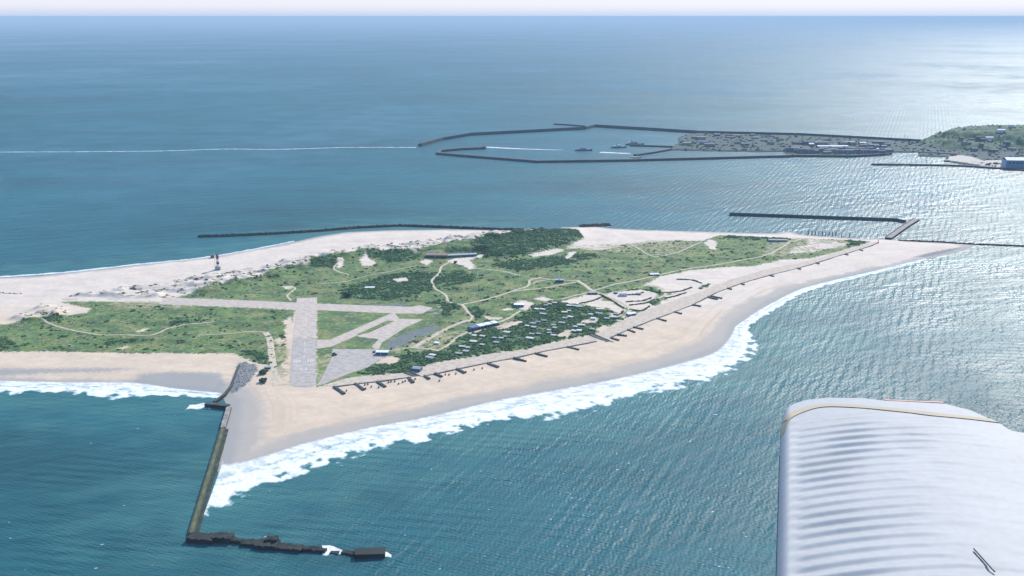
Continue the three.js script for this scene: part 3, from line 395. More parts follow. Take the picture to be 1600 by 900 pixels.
function block(name, label, px0, px1, py0, py1, top, depth, n = 1) {   // dark weedy concrete, waterline pixels from left to right
  const a = G(px0, py0), b = G(px1, py1), L = a.distanceTo(b), c = a.clone().add(b).multiplyScalar(0.5), g = base(name, c.x, 0, c.z, Math.atan2(-(b.z - a.z), b.x - a.x)); tag(g, label, 'pier ruin');
  for (let k = 0; k < n; k++) { const w = L / n, q = new RoundedBoxGeometry(w * rr(0.92, 0.99), top * rr(0.85, 1.05) + 2.5, depth * rr(0.85, 1.05), 3, 0.35), p = q.attributes.position; for (let i = 0; i < p.count; i++) { const x = p.getX(i), y = p.getY(i), z = p.getZ(i); p.setXYZ(i, x + 0.35 * N1(y * 0.9 + k, z * 0.9), y + 0.45 * N2(x * 0.6 + k * 7, z * 0.7), z + 0.4 * N3(x * 0.8, y * 0.9 + k)); } q.computeVertexNormals(); q.translate((k + 0.5) * w - L / 2, top / 2 - 1.25, -depth / 2 + rr(-0.5, 0.5)); mesh('concrete_block', q, WETROCK, g); }
  return g;
}
{
  const arm = block('ruined_pier', 'long black ruined pier arm running right from the pier head', 290, 508, 848, 865, 2.6, 8, 1); arm.clear();
  const a = G(290, 846), b = G(508, 864), c = arm.position.clone(), inv = (p) => arm.worldToLocal(p.clone()); arm.updateMatrixWorld(true);
  const seg = [[290, 850, 331, 850, 4.2, 11], [331, 848, 360, 850, 4.6, 9], [360, 849, 376, 851, 2.6, 5], [376, 852, 400, 857, 2.4, 8], [398, 857, 430, 862, 3.4, 10], [414, 852, 432, 853, 5.2, 6], [430, 862, 470, 863, 2.6, 8], [470, 863, 508, 864, 2.4, 5]];
  for (const [x0, y0, x1, y1, h, dep] of seg) { const p = inv(G(x0, y0)), q = inv(G(x1, y1)), L = p.distanceTo(q), n = Math.max(3, Math.round(L / 2)); const bx = new THREE.BoxGeometry(L + 0.4, h + 2.5, dep, n, 4, 4), at = bx.attributes.position; const m = new THREE.Vector3().addVectors(p, q).multiplyScalar(0.5); for (let i = 0; i < at.count; i++) { const x = at.getX(i) + m.x, y = at.getY(i), z = at.getZ(i); at.setXYZ(i, at.getX(i) + 0.5 * N1(y, z), y + (y > 0 ? 0.9 : 0.2) * N2(x * 0.22, z * 0.4 + h), z + 0.9 * N3(x * 0.25, y * 0.7)); } bx.computeVertexNormals(); bx.translate(m.x, h / 2 - 1.25, m.z - dep / 2); mesh('concrete_block', bx, WETROCK, arm); }
}
block('ruined_pier_block', 'small black lump of pier ruin awash in foam', 514, 529, 866, 867, 1.2, 4); block('ruined_pier_block', 'low black lump touching the big end block of the ruined pier', 532, 553, 866, 869, 1.8, 5); block('ruined_pier_block', 'big black end block of the ruined pier, rightmost of the ruin', 553, 602, 875, 873, 4.0, 11, 1);
surfSheet('surf_foam', 'wash of foam between the broken pier blocks', [[503, 853], [515, 853], [525, 856], [535, 860]], [[503, 866], [515, 868], [526, 868], [538, 867]], 0.35, 0.3, 0.5);
surfSheet('surf_foam', 'little foam at the tip of the ruined pier', [[598, 862], [604, 863], [608, 865], [612, 867]], [[598, 870], [604, 871], [608, 871], [612, 871]], 0.3, 0.3, 0.4);
// short jetty and the wall behind it
walled('short_jetty', 'short black jetty jutting left from the pier foot', [[321.5, 629.5], [340, 631], [357, 633]], 4.2, 6, { wall: WETROCK, deck: DARKWALL, batter: 0.3, category: 'jetty' });
walled('retaining_wall', 'black retaining wall running inland from the short jetty', [[334, 627], [351, 615], [362, 601], [369, 581], [374, 570]], 3.4, 2.6, { wall: WETROCK, deck: DARKWALL, batter: 0.3, category: 'wall' });
// rock slope by the wall
{ const p = G(380, 590, 3), g = base('rock_revetment', p.x, 2.4, p.z); tag(g, 'slope of slate-grey rocks behind the black retaining wall', 'rocks', null, 'stuff'); const im = new THREE.InstancedMesh(ROCKG[1], std(col(0.16, 0.175, 0.185), 0.9), 200), M = new THREE.Matrix4(), q = new THREE.Quaternion(), e = new THREE.Euler(); im.name = 'boulders'; let n = 0; while (n < 200) { const w = G(rr(358, 404), rr(566, 611), 3); if (sampleMask(gravelM, w.x, w.z) < 0.5) continue; const r = rr(0.25, 0.7); q.setFromEuler(e.set(rr(0, 6), rr(0, 6), rr(0, 6))); M.compose(new THREE.Vector3(w.x - p.x, hAt(w.x, w.z) - 2.4 + 0.2, w.z - p.z), q, new THREE.Vector3(r, r, r)); im.setMatrixAt(n++, M); } im.castShadow = im.receiveShadow = true; g.add(im); }
// breakwaters round the island
rubble('rubble_breakwater', 'long curved dark rock breakwater off the lighthouse beach', [[309, 367], [350, 366], [420, 363], [500, 358], [560, 353], [625, 350], [700, 352.5], [780, 356], [850, 357]], 4.2, 9, 1400);
rubble('rubble_breakwater', 'short dark rock mole beyond the scrub hill', [[906, 351], [930, 350], [952, 348.5]], 4, 14, 240);
rubble('rubble_breakwater', 'low dark rock spit at the left edge of the picture', [[-60, 458], [0, 458.5], [34, 459.5]], 2.6, 8, 160, 1);
rubble('rubble_breakwater', 'low dark rock spit off the right-hand point of the island', [[1405, 374.5], [1470, 376.5], [1500, 379], [1600, 383], [1720, 388]], 2.6, 6, 500);
walled('harbour_wall', 'dark sheltering wall of the small island harbour', [[1140, 332.5], [1230, 335.5], [1330, 339], [1400, 341.5], [1414, 344]], 5, 8, { wall: DARKWALL, deck: GREYWALL, parapet: 1.2 });
walled('harbour_quay', 'pale quay closing the small island harbour on the right', [[1388, 371], [1412, 354], [1432, 341.5]], 4, 12, { wall: DARKWALL, deck: DECK, category: 'quay', parapet: 1, side: -1 });
for (let i = 0; i < 11; i++) { const x = i < 9 ? 1263 + i * 5.4 : [1315, 1327][i - 9], y = i < 9 ? 366 + i * 0.22 : 369.4, p = G(x, y, 1), g = base('mooring_post', p.x, 0, p.z); tag(g, `dark mooring post at the small harbour, ${ordinal(i + 1)} from the left`, 'post', 'mooring posts in the small harbour'); const c = new THREE.CylinderGeometry(0.8, 0.9, 9, 8); c.translate(0, 2.5, 0); mesh('pile', c, WETROCK, g); const t = new THREE.CylinderGeometry(1.3, 1.3, 0.8, 8); t.translate(0, 7.2, 0); mesh('cap', t, GREYWALL, g); }
// sea wall and groynes of the near beach
for (const [k, seg] of [[0, WALL.slice(0, 4)], [1, WALL.slice(4, 11)], [2, WALL.slice(11)]]) {
  const pts = P(seg).map((p) => p.setY(0)), c = pts[0].clone(); pts.forEach((p) => p.sub(c)); const g = base('sea_wall', c.x, 0, c.z); tag(g, ['dark sea wall section nearest the runway end', 'dark sea wall section in front of the bungalows', 'dark sea wall section running to the far point of the beach'][k], 'wall', 'sea wall of the near beach');
  const w = [1.5, 1.3, 1.1][k]; mesh('wall', loft(pts, [[-w, 0.5], [-w * 0.8, IH + 0.55], [w * 0.8, IH + 0.55], [w, 0.5]], true, 0.25, 9), DARKWALL, g); mesh('coping', loft(pts, [[-w - 0.1, IH + 0.56], [-w - 0.1, IH + 0.8], [w * 0.3, IH + 0.8], [w * 0.3, IH + 0.56]]), GREYWALL, g);
}
const GROYNES = [[522, 605, 538, 617], [555, 600.5, 569, 611], [590, 597.5, 602, 606.5], [638, 591, 646, 599.5], [663, 588.5, 671, 594], [680, 585, 690.5, 591.5], [714, 577.5, 726, 585], [762, 568.5, 779, 575], [803, 560.5, 822, 567], [837, 553, 855, 559], [887, 543, 904.5, 548], [955, 528.5, 967, 533], [965, 523.5, 979, 527], [981, 516.5, 992, 521.5], [990, 512.5, 1005, 516.5], [1026, 498.5, 1041, 503], [1054, 488.5, 1065, 492], [1082, 477.5, 1095, 480.5], [1106, 464.5, 1121, 469], [1111, 463, 1128, 467.5], [1137, 451.5, 1143, 454], [1158, 444, 1163, 446.5], [1203, 430.5, 1209, 433], [1246, 420.5, 1251, 422.5], [1275, 411.5, 1280, 413.5], [1320, 398, 1325, 400], [1343, 391, 1348, 393]];
GROYNES.forEach(([x0, y0, x1, y1], i) => {
  const a = G(x0, y0, IH), b = G(x1, y1, 2.2).setY(0), L0 = a.setY(0).distanceTo(b), g = base('groyne', a.x, 0, a.z); tag(g, `short dark groyne on the near beach, ${ordinal(i + 1)} from the runway end`, 'groyne', 'groynes along the sea wall'); b.sub(a);
  const o = new THREE.Vector3(), w = i < 8 ? 1.6 : 1.2, gz = Math.max(0.2, hAt(a.x + b.x, a.z + b.z));
  mesh('timber_wall', loft([o, b], [[-w, 0.3], [-w, gz + 1.5], [w, gz + 1.5], [w, 0.3]], true, 0.2, 3), DARKWALL, g);
  const n = Math.max(2, Math.round(L0 / 5)); for (let k = 0; k <= n; k++) { const c = new THREE.CylinderGeometry(0.32, 0.36, gz + 3, 7); c.translate(b.x * k / n, gz / 2 + 1.0, b.z * k / n); mesh('pile', c, WETROCK, g); }
});
for (const [l, x0, y0, x1, y1] of [['dark slipway crossing the sea wall near the runway end', 634, 581, 662, 594.5], ['dark slipway crossing the sea wall in front of the campsite', 922, 522, 955, 537]]) { const a = G(x0, y0, IH + 0.4), b = G(x1, y1, 1.9), c = a.clone(), g = base('slipway', c.x, 0, c.z); tag(g, l, 'slipway'); const A = new THREE.Vector3(0, 0, 0), B = b.clone().sub(a); B.y = -1; mesh('ramp', loft([A, B], [[-4, 0.2], [-3.6, IH + 0.9], [3.6, IH + 0.9], [4, 0.2]], true, 0.3, 5), DARKWALL, g); mesh('kerb', loft([A, B], [[-4.1, IH + 0.92], [-4.1, IH + 1.5], [-3.2, IH + 1.5], [-3.2, IH + 0.92]]), GREYWALL, g); }
// ------------------------------------------------------------------ buildings on the island
const WHITE = std(col(0.72, 0.72, 0.71), 0.8), PALEROOF = std(col(0.60, 0.63, 0.66), 0.75), DARKGLASS = std(col(0.03, 0.04, 0.05), 0.25), TIMBER = std(col(0.12, 0.10, 0.085), 0.9), BLUEWALL = std(col(0.10, 0.15, 0.24), 0.8), REDROOF = std(col(0.30, 0.21, 0.17), 0.9), GREYROOF = std(col(0.30, 0.32, 0.34), 0.85), CREAM = std(col(0.62, 0.56, 0.46), 0.85), YELLOW = std(col(0.60, 0.62, 0.30), 0.8);
const bx = (w, h, d, x = 0, y = 0, z = 0) => { const g = new THREE.BoxGeometry(w, h, d); g.translate(x, y + h / 2, z); return g; };
function gable(w, d, rise, over, y0) {   // ridge along x
  const sh = new THREE.Shape(); sh.moveTo(-d / 2 - over, 0); sh.lineTo(0, rise); sh.lineTo(d / 2 + over, 0); sh.lineTo(d / 2 + over, -0.18); sh.lineTo(0, rise - 0.22); sh.lineTo(-d / 2 - over, -0.18); sh.closePath();
  const g = new THREE.ExtrudeGeometry(sh, { depth: w + 2 * over, bevelEnabled: false }); g.translate(0, 0, -w / 2 - over); g.rotateY(Math.PI / 2); g.translate(0, y0, 0); return g;
}
function house(name, label, px, py, { w = 7, d = 5, h = 2.6, turn = 0, roof = PALEROOF, wall = TIMBER, pitch = 0.9, windows = 2, category = 'bungalow', group, gh = IH, lev, doors = 1, glass = DARKGLASS } = {}) {
  const p = G(px, py, gh), g = base(name, p.x, lev ?? hAt(p.x, p.z), p.z, turn); tag(g, label, category, group);
  mesh('wall', bx(w, h, d, 0, -0.6, 0), wall, g);
  mesh('roof', pitch > 0 ? gable(w, d, pitch, 0.4, h - 0.55) : bx(w + 0.8, 0.35, d + 0.8, 0, h - 0.598, 0), roof, g);
  for (let k = 0; k < windows; k++) { const x = (k + 0.5) / windows * w - w / 2; const m = mesh('window', bx(Math.min(1.6, w / windows * 0.55), h * 0.38, 0.12, x, h * 0.3 - 0.3, d / 2 + 0.03), glass, g); }
  for (let k = 0; k < doors; k++) mesh('door', bx(0.95, h * 0.72, 0.10, w / 2 - 0.02 - 0.95 * (k + 1) * 0.0 - w * (k + 0.5) / doors + w * 0.0 - (windows ? w / windows * 0.5 : 0) + 0.02, -0.55, d / 2 + 0.04), CREAM, g);
  return g;
}
const HUTS = [[741, 527, 0], [754, 528, 1], [740, 537, 2], [754, 542, 0], [722, 544.5, 1], [731, 546, 0], [728, 551.5, 1], [717, 555.5, 1], [773, 531, 0], [783, 531.5, 0], [789, 529, 0], [792, 522, 2], [776, 538, 1], [839, 486, 1], [848, 486.5, 1], [849, 494, 2], [833, 508, 1], [841, 506, 1], [850, 504, 1], [824, 513, 0], [834, 515, 1], [831, 525, 0], [842, 524.5, 0], [828, 532, 2], [858, 519, 0], [853, 480, 0], [859, 478, 0], [867, 476, 1], [889, 480.8, 1], [897, 481.5, 1], [905.5, 482.3, 1], [938, 485, 2], [882, 491, 3], [889, 489, 0], [936, 493, 2], [923, 494.5, 0], [883, 500, 1], [891, 498.5, 1], [878, 507.5, 2], [865, 511, 0], [867, 516, 0], [858.5, 523, 0], [908, 511, 2], [899, 513.8, 0], [927, 500.5, 4], [958, 499, 2], [948, 501, 1], [897, 520.5, 1], [905, 520, 4], [963, 493, 1], [865, 527, 1], [926, 517.5, 1], [676, 558.5, 1], [672, 562.5, 2], [683, 538, 4], [962, 460, 0], [998, 461, 1]];
HUTS.sort((a, b) => a[0] - b[0]);
const HROOF = [std(col(0.50, 0.49, 0.47), 0.9), std(col(0.41, 0.42, 0.41), 0.9), std(col(0.29, 0.32, 0.32), 0.9), std(col(0.60, 0.57, 0.53), 0.9)];
HUTS.forEach(([x, y, k], i) => house('bungalow', `${['small pale-roofed', 'pale-roofed', 'long grey-roofed', 'yellowish-roofed', 'bright white-roofed'][k]} bungalow in the dune scrub, ${ordinal(i + 1)} of all bungalows from the left`, x, y - 0.5, { w: [5.5, 7, 9.5, 7, 6][k] * rr(0.9, 1.1), d: [4.2, 4.6, 5.5, 4.6, 5][k], h: 2.7, turn: -0.28 + rr(-0.25, 0.25), roof: k === 3 ? YELLOW : k === 4 ? WHITE : HROOF[Math.floor(rnd() * 4)], wall: k === 4 ? WHITE : TIMBER, pitch: rr(0.25, 0.9), windows: k === 2 ? 3 : 2, group: 'bungalows in the scrub' }));
{ // long building of four units with pale flat roofs
  const a = G(733, 517, IH), b = G(777, 507.5, IH), g = base('long_building', (a.x + b.x) / 2, hAt(a.x, a.z), (a.z + b.z) / 2, Math.atan2(-(b.z - a.z), b.x - a.x)), L = a.setY(0).distanceTo(b.setY(0)); tag(g, 'long dark-fronted building with a row of white flat roofs above the bungalows', 'building');
  mesh('wall', bx(L, 4.6, 9, 0, -0.6, 0), BLUEWALL, g); [-0.37, -0.08, 0.16, 0.39].forEach((f, k) => { const w = [0.2, 0.22, 0.2, 0.17][k] * L; mesh('roof', bx(w, 0.7, 10, f * L, 4.01, 0), k ? WHITE : BLUEWALL, g); });
  for (let k = 0; k < 9; k++) mesh('window', bx(L / 16, 1.7, 0.16, (k + 0.5) / 9 * L - L / 2, 1.2, 4.52), DARKGLASS, g);
}
house('restaurant', 'low red-brown roofed restaurant at the head of the sandy fork', 683, 402, { w: 36, d: 15, h: 4, turn: -0.06, roof: REDROOF, wall: TIMBER, pitch: 2.2, windows: 8, category: 'building' });
house('restaurant_wing', 'blue-fronted wing to the right of the red-brown roofed restaurant', 722, 400.5, { w: 50, d: 9, h: 4, turn: 0.22, roof: GREYROOF, wall: BLUEWALL, pitch: 0, windows: 9, category: 'building' });
house('terminal_building', 'small dark airfield building with pale roof at the apron corner', 597.5, 553.5, { w: 15, d: 8, h: 4.2, turn: -0.05, roof: PALEROOF, wall: BLUEWALL, pitch: 0, windows: 5, category: 'building' });
house('kiosk', 'dark blue-roofed kiosk beside the slipway near the runway end', 652, 579, { w: 10, d: 8, h: 4.2, turn: -0.3, roof: GREYROOF, wall: BLUEWALL, pitch: 1.2, windows: 2, category: 'kiosk' });
house('service_house', 'white-roofed house with dark front on a sandy plot above the scrub', 811, 478.5, { w: 14, d: 8, h: 3.6, turn: -0.05, roof: WHITE, wall: BLUEWALL, pitch: 0, windows: 3, category: 'house' });
house('campsite_house', 'grey-roofed campsite house at the bend of the sandy lane', 926, 459, { w: 13, d: 9, h: 3.4, turn: 0.1, roof: GREYROOF, wall: TIMBER, pitch: 1, windows: 3, category: 'house' });
house('campsite_house', 'blue-roofed campsite house beside the hedge', 973, 463, { w: 11, d: 8, h: 3, turn: 0.05, roof: BLUEWALL, wall: WHITE, pitch: 0.9, windows: 3, category: 'house' });
house('campsite_house', 'grey-blue house by the promenade at the end of the sandy lane', 986, 492, { w: 13, d: 7, h: 3.2, turn: 0.45, roof: PALEROOF, wall: BLUEWALL, pitch: 0.6, windows: 3, category: 'house' });
house('glasshouse', 'pale green-grey shed at the upper edge of the sand field', 1022, 430, { w: 15, d: 9, h: 3, turn: 0.15, roof: PALEROOF, wall: TIMBER, pitch: 1.2, windows: 3, category: 'shed' });
house('harbour_shed', 'long low blue-grey shed near the small island harbour', 1215, 377, { w: 34, d: 9, h: 3.2, turn: -0.05, roof: GREYROOF, wall: BLUEWALL, pitch: 0.8, windows: 5, category: 'shed' });
house('camp_shed', 'dark low hut half hidden by the thicket beyond the runway', 578, 452, { w: 14, d: 7, h: 2.6, turn: 0.05, roof: PALEROOF, wall: TIMBER, pitch: 0.6, windows: 2, category: 'hut' });
house('beach_hut', 'small dark hut at the waterline left of the lighthouse', 332, 403, { w: 5.5, d: 5, h: 4.4, turn: 0.2, roof: TIMBER, wall: TIMBER, pitch: 0.8, windows: 1, gh: 0.6, lev: 0.9, category: 'hut' });
house('airfield_hut', 'tiny dark hut left of the sandy lane', 418.5, 576, { w: 7, d: 4, h: 2.6, roof: GREYROOF, wall: TIMBER, pitch: 0.5, windows: 1, category: 'hut' });
{ // monument with a white mast
  const p = G(874, 441, IH), g = base('mast_building', p.x, hAt(p.x, p.z), p.z); tag(g, 'small blue-grey building with a slim white mast beside the sandy lane', 'building');
  mesh('wall', bx(13, 4.6, 8, 0, -0.6, 0), BLUEWALL, g); mesh('roof', bx(13.8, 0.4, 8.8, 0, 4.002, 0), GREYROOF, g); for (const x of [-3.5, 0, 3.5]) mesh('window', bx(1.8, 1.6, 0.15, x, 1.3, 4.03), DARKGLASS, g);
  const m = new THREE.CylinderGeometry(0.5, 0.95, 12, 10); m.translate(0, 10.4, 0); mesh('mast', m, WHITE, g);
}
{ // red and white lighthouse on the beach
  const p = G(341, 421, 3), g = base('lighthouse', p.x, hAt(p.x, p.z), p.z, 0.2); tag(g, 'red and white banded lighthouse on the pale far beach', 'lighthouse');
  mesh('base_house', bx(8, 5.6, 8, 0, -0.6, 0), std(col(0.34, 0.34, 0.34), 0.9), g); const RED = std(col(0.21, 0.030, 0.030), 0.7);
  let y = 5; for (const [h, m, r0, r1, n] of [[4, WHITE, 2.5, 2.35, 'white_band'], [4, RED, 2.35, 2.2, 'red_band'], [4.6, WHITE, 2.2, 2.0, 'white_band'], [4, RED, 2.0, 1.95, 'red_band']]) { const c = new THREE.CylinderGeometry(r1, r0, h, 18); c.translate(0, y + h / 2, 0); mesh(n, c, m, g); y += h; }
  const gl = new THREE.CylinderGeometry(3.1, 3.1, 0.5, 18); gl.translate(0, y + 0.25, 0); mesh('gallery', gl, RED, g); const ln = new THREE.CylinderGeometry(1.5, 1.5, 2.4, 12); ln.translate(0, y + 1.7, 0); const lanternRoom = mesh('lantern_room', ln, DARKGLASS, g); const rf = new THREE.ConeGeometry(2.0, 1.8, 14); rf.translate(0, y + 3.8, 0); mesh('roof', rf, RED, lanternRoom);
  const ms = new THREE.CylinderGeometry(0.25, 0.3, 30, 8); ms.translate(-4.6, 14.4, 0); mesh('mast', ms, std(col(0.60, 0.52, 0.22), 0.7), g); mesh('door', bx(1.3, 2.4, 0.15, 0, -0.5, 4.03), RED, g);
}
{ const p = G(1372, 380, IH), g = base('harbour_beacon', p.x, hAt(p.x, p.z), p.z); tag(g, 'small red beacon where the sea wall meets the quay', 'beacon'); const c = new THREE.CylinderGeometry(0.7, 0.9, 5, 10); c.translate(0, 2.4, 0); mesh('tower', c, std(col(0.45, 0.06, 0.05), 0.7), g); const t = new THREE.SphereGeometry(0.8, 10, 8); t.translate(0, 5.4, 0); mesh('lamp', t, WHITE, g); }
[[541.5, 612], [580, 606], [575, 602.6], [570, 603.5], [592, 607], [623, 601], [617, 597.5], [633, 597], [640, 596], [644, 599], [696, 587], [701.6, 587.5], [712, 586], [687, 596.5], [740.6, 579], [753.6, 577], [607, 598.8], [611, 598], [571.5, 609], [728, 583.5], [629, 598.5], [649, 594]].sort((a, b) => a[0] - b[0]).forEach(([x, y], i) => {   // hooded wicker beach chairs
  const p = G(x, y, 2.6), g = base('beach_chair', p.x, hAt(p.x, p.z), p.z, rr(-0.8, 0.8)); tag(g, `tiny hooded beach chair below the sea wall, ${ordinal(i + 1)} from the left`, 'beach chair', 'beach chairs below the sea wall');
  const c = [[0.12, 0.10, 0.09], [0.10, 0.14, 0.17], [0.30, 0.11, 0.09], [0.16, 0.15, 0.13]][Math.floor(rnd() * 4)]; mesh('seat', bx(1.5, 0.6, 1.2, 0, -0.1, 0), TIMBER, g);
  const hd = new THREE.CylinderGeometry(0.85, 0.85, 1.5, 10, 1, false, 0, Math.PI); hd.rotateZ(Math.PI / 2); hd.rotateX(-0.4); hd.translate(0, 1.15, -0.25); mesh('hood', hd, std(col(...c), 0.9), g); mesh('backrest', bx(1.5, 1.4, 0.14, 0, 0.3, -0.62), std(col(...c), 0.9), g);
});
[[585, 551], [612, 545]].forEach(([x, y], i) => { const p = G(x, y, IH), g = base('parked_van', p.x, IH + 0.1, p.z, 0.6 + i); tag(g, ['dark van parked left of the airfield building', 'dark van parked right of the airfield building'][i], 'van'); const b = new RoundedBoxGeometry(4.6, 1.6, 1.9, 3, 0.3); b.translate(0, 1.25, 0); mesh('body', b, std(col(0.05, 0.07, 0.09), 0.4), g); mesh('windscreen', bx(0.1, 0.6, 1.6, 2.28, 1.35, 0), DARKGLASS, g); for (const sx of [-1, 1]) for (const sz of [-1, 1]) { const w = new THREE.CylinderGeometry(0.36, 0.36, 0.24, 12); w.rotateX(Math.PI / 2); w.translate(sx * 1.45, 0.36, sz * 0.92); mesh('wheel', w, TIMBER, g); } });

[[[906, 475], [930, 469], [942, 464]], [[938, 461], [962, 474], [974, 482]], [[952, 486], [968, 491], [974, 486]], [[975, 462], [990, 461], [1005, 458]], [[978, 472], [1003, 470], [1018, 466]], [[985, 477.5], [1008, 474], [1022, 469]], [[985, 484.5], [1002, 486], [1015, 479]], [[1038, 458], [1062, 455.5], [1080, 450]], [[1040, 466.5], [1055, 463], [1072, 458]], [[1058, 437], [1080, 438.5], [1096, 443]]].forEach((l, i) => {
  const cv = new THREE.CatmullRomCurve3(P(l)), L = cv.getLength(), p0 = cv.getPointAt(0.5), g = base('hedge', p0.x, hAt(p0.x, p0.z), p0.z); tag(g, `low dark hedge between the sandy campsite plots, ${ordinal(i + 1)} from the left`, 'hedge', 'hedges of the campsite');
  const bits = [], n = Math.ceil(L / 1.7); for (let k = 0; k <= n; k++) { const p = cv.getPointAt(k / n), s = rr(0.9, 1.7), q = LEAFY[k % 3].clone(); q.rotateY(rr(0, 6)); q.scale(s * 1.2, s, s * 1.2); q.translate(p.x - p0.x + rr(-0.5, 0.5), hAt(p.x, p.z) - hAt(p0.x, p0.z) + 0.5, p.z - p0.z + rr(-0.5, 0.5)); bits.push(q); }
  mesh('foliage', mergeGeometries(bits), std(col(0.045, 0.095, 0.036), 0.95), g);
});
// ------------------------------------------------------------------ the far harbour and hill
const FX0 = 430, FX1 = 2300, FZ0 = -2620, FZ1 = -3540, FG = 8;
const farLand = [pix([[1045, 233], [1062, 222], [1060, 214], [1085, 207.5], [1280, 212], [1440, 221], [1480, 219], [1700, 216], [2000, 216], [2000, 275], [1620, 268], [1600, 262], [1560, 262], [1530, 258], [1490, 253], [1478, 250], [1482, 244], [1437, 242.5], [1435, 236.5], [1393, 236.5], [1393, 241], [1330, 243.5], [1232, 243], [1229, 235.5], [1140, 235]], 4)];
const inPoly = (pts, x, z) => { let c = false; for (let i = 0, j = pts.length - 1; i < pts.length; j = i++) { const a = pts[i], b = pts[j]; if ((a.z > z) !== (b.z > z) && x < (b.x - a.x) * (z - a.z) / (b.z - a.z) + a.x) c = !c; } return c; };
const hx0 = G(1438, 225, 4).x, hx1 = G(1485, 225, 4).x;
function farHeight(x, z) {
  const n = fbm(N1, x / 120, z / 120, 4), rise = sm(-3030 + 40 * n, -3215 + 30 * n, z), ax = sm(hx0 - 20, hx1 + 60, x + 40 * n), back = sm(-3430, -3330, z);
  return 4 + ax * rise * back * (43 + 5 * n + 8 * sm(1400, 1650, x)) + 0.8 * n * sm(900, 1300, x);
}
{
  const nx = Math.floor((FX1 - FX0) / FG) + 1, nz = Math.floor((FZ0 - FZ1) / FG) + 1, pos = [], cl = [], idx = [], land = [];
  const beach = pix([[1478, 250], [1484, 244], [1500, 242], [1520, 245], [1540, 252], [1530, 257]], 4), back = pix([[1530, 258], [1560, 262], [1575, 262], [1575, 250], [1540, 250]], 4);
  for (let j = 0; j < nz; j++) for (let i = 0; i < nx; i++) {
    const x = FX0 + i * FG, z = FZ0 - j * FG, L = inPoly(farLand[0], x, z); land.push(L); const h = L ? farHeight(x, z) : -2; pos.push(x, h, z);
    const n = fbm(N2, x / 60, z / 60, 3), m = fbm(N3, x / 26, z / 26, 3); let c = h < 9 ? [0.028 + 0.014 * m, 0.058 + 0.022 * m, 0.042 + 0.015 * m] : [0.052 + 0.02 * m, 0.105 + 0.03 * m, 0.045 + 0.015 * m];
    if (h < 9) { const t = sm(-0.2, 0.3, n); c = [lerp(c[0], 0.042 + 0.02 * m, t), lerp(c[1], 0.062 + 0.02 * m, t), lerp(c[2], 0.064 + 0.02 * m, t)]; } else if (n > 0.3) c = [0.10, 0.14, 0.06];
    if (inPoly(beach, x, z) || inPoly(back, x, z)) c = [0.50, 0.43, 0.37]; cl.push(...c);
  }
  for (let j = 0; j < nz - 1; j++) for (let i = 0; i < nx - 1; i++) { const a = j * nx + i; if (land[a] || land[a + 1] || land[a + nx] || land[a + nx + 1]) idx.push(a, a + 1, a + nx + 1, a, a + nx + 1, a + nx); }
  const g = new THREE.BufferGeometry(); g.setAttribute('position', new THREE.Float32BufferAttribute(pos, 3)); g.setAttribute('color', new THREE.Float32BufferAttribute(cl, 3)); g.setIndex(idx); g.computeVertexNormals();
  tag(mesh('far_island_ground', g, new THREE.MeshStandardMaterial({ vertexColors: true, roughness: 0.95 })), 'far harbour land rising to a green hill on the right', null, null, 'structure');
  // trees as one far mass
  const M = new THREE.Matrix4(), im = new THREE.InstancedMesh(LEAFY[1], LEAF, 1500); let n = 0, gd = 0; while (n < 1500 && gd++ < 60000) { const x = rr(FX0, FX1 - 300), z = rr(FZ1, FZ0), h = inPoly(farLand[0], x, z) ? farHeight(x, z) : -1; if (h < 0 || inPoly(beach, x, z) || rnd() > clamp(0.25 + 1.4 * fbm(N1, x / 70 + 5, z / 50, 3))) continue; const s = rr(1.8, 4.0) * (h > 9 ? 0.7 : 1); M.makeScale(s * 1.5, s * 0.9, s * 1.5); M.setPosition(x, h + s * 0.2, z); im.setMatrixAt(n, M); im.setColorAt(n, col(0.030 * rr(0.7, 1.4), 0.068 * rr(0.7, 1.3), 0.035)); n++; }
  im.count = n; im.name = numbered('far_woodland'); im.castShadow = true; im.receiveShadow = true; scene.add(im); tag(im, 'dark trees on the far harbour land and hill', null, null, 'stuff');
}
walled('harbour_breakwater', 'outer breakwater arm of the far harbour with its head at the far left', [[657, 224.5], [690, 215.5], [735, 208], [830, 203], [915, 198.5], [930, 195], [1000, 199], [1090, 204.5]], 8, 13, { parapet: 2, light: 'start' });
walled('harbour_breakwater', 'detached thin breakwater beyond the far harbour', [[866, 192.5], [890, 194], [914, 196]], 5, 7, {});
walled('harbour_breakwater', 'outer sea wall behind the far harbour sheds', [[1088, 204.8], [1250, 208.5], [1440, 218.5]], 9, 12, { parapet: 2 });
walled('harbour_breakwater', 'nearer breakwater of the far harbour with a hooked end', [[756, 229.5], [720, 231], [688, 234], [684, 238], [720, 241], [840, 250.5], [985, 248.5], [1140, 244.5], [1235, 242]], 6.5, 11, { light: 'start' });
walled('harbour_jetty', 'inner jetty of the far harbour pointing at the sandy ramp', [[992, 241], [1020, 237], [1048, 232]], 5, 10, { category: 'jetty' });
walled('harbour_jetty', 'ferry jetty beside the moored ships in the far harbour', [[985, 226], [1010, 226.5], [1052, 228]], 5, 7, { category: 'jetty' });
walled('harbour_quay', 'dark quay in front of the far harbour sheds', [[1225, 241.5], [1330, 242.3], [1392, 239]], 6.5, 9, { category: 'quay' });
walled('harbour_quay', 'dark quay at the foot of the green hill', [[1436, 237], [1470, 238.5], [1496, 240]], 6, 9, { category: 'quay' });
walled('south_mole', 'long low mole in front of the hill running to the blue hall', [[1362, 255.5], [1420, 256], [1500, 257.5], [1575, 262.5], [1640, 268]], 4.5, 8, { category: 'mole', light: false });
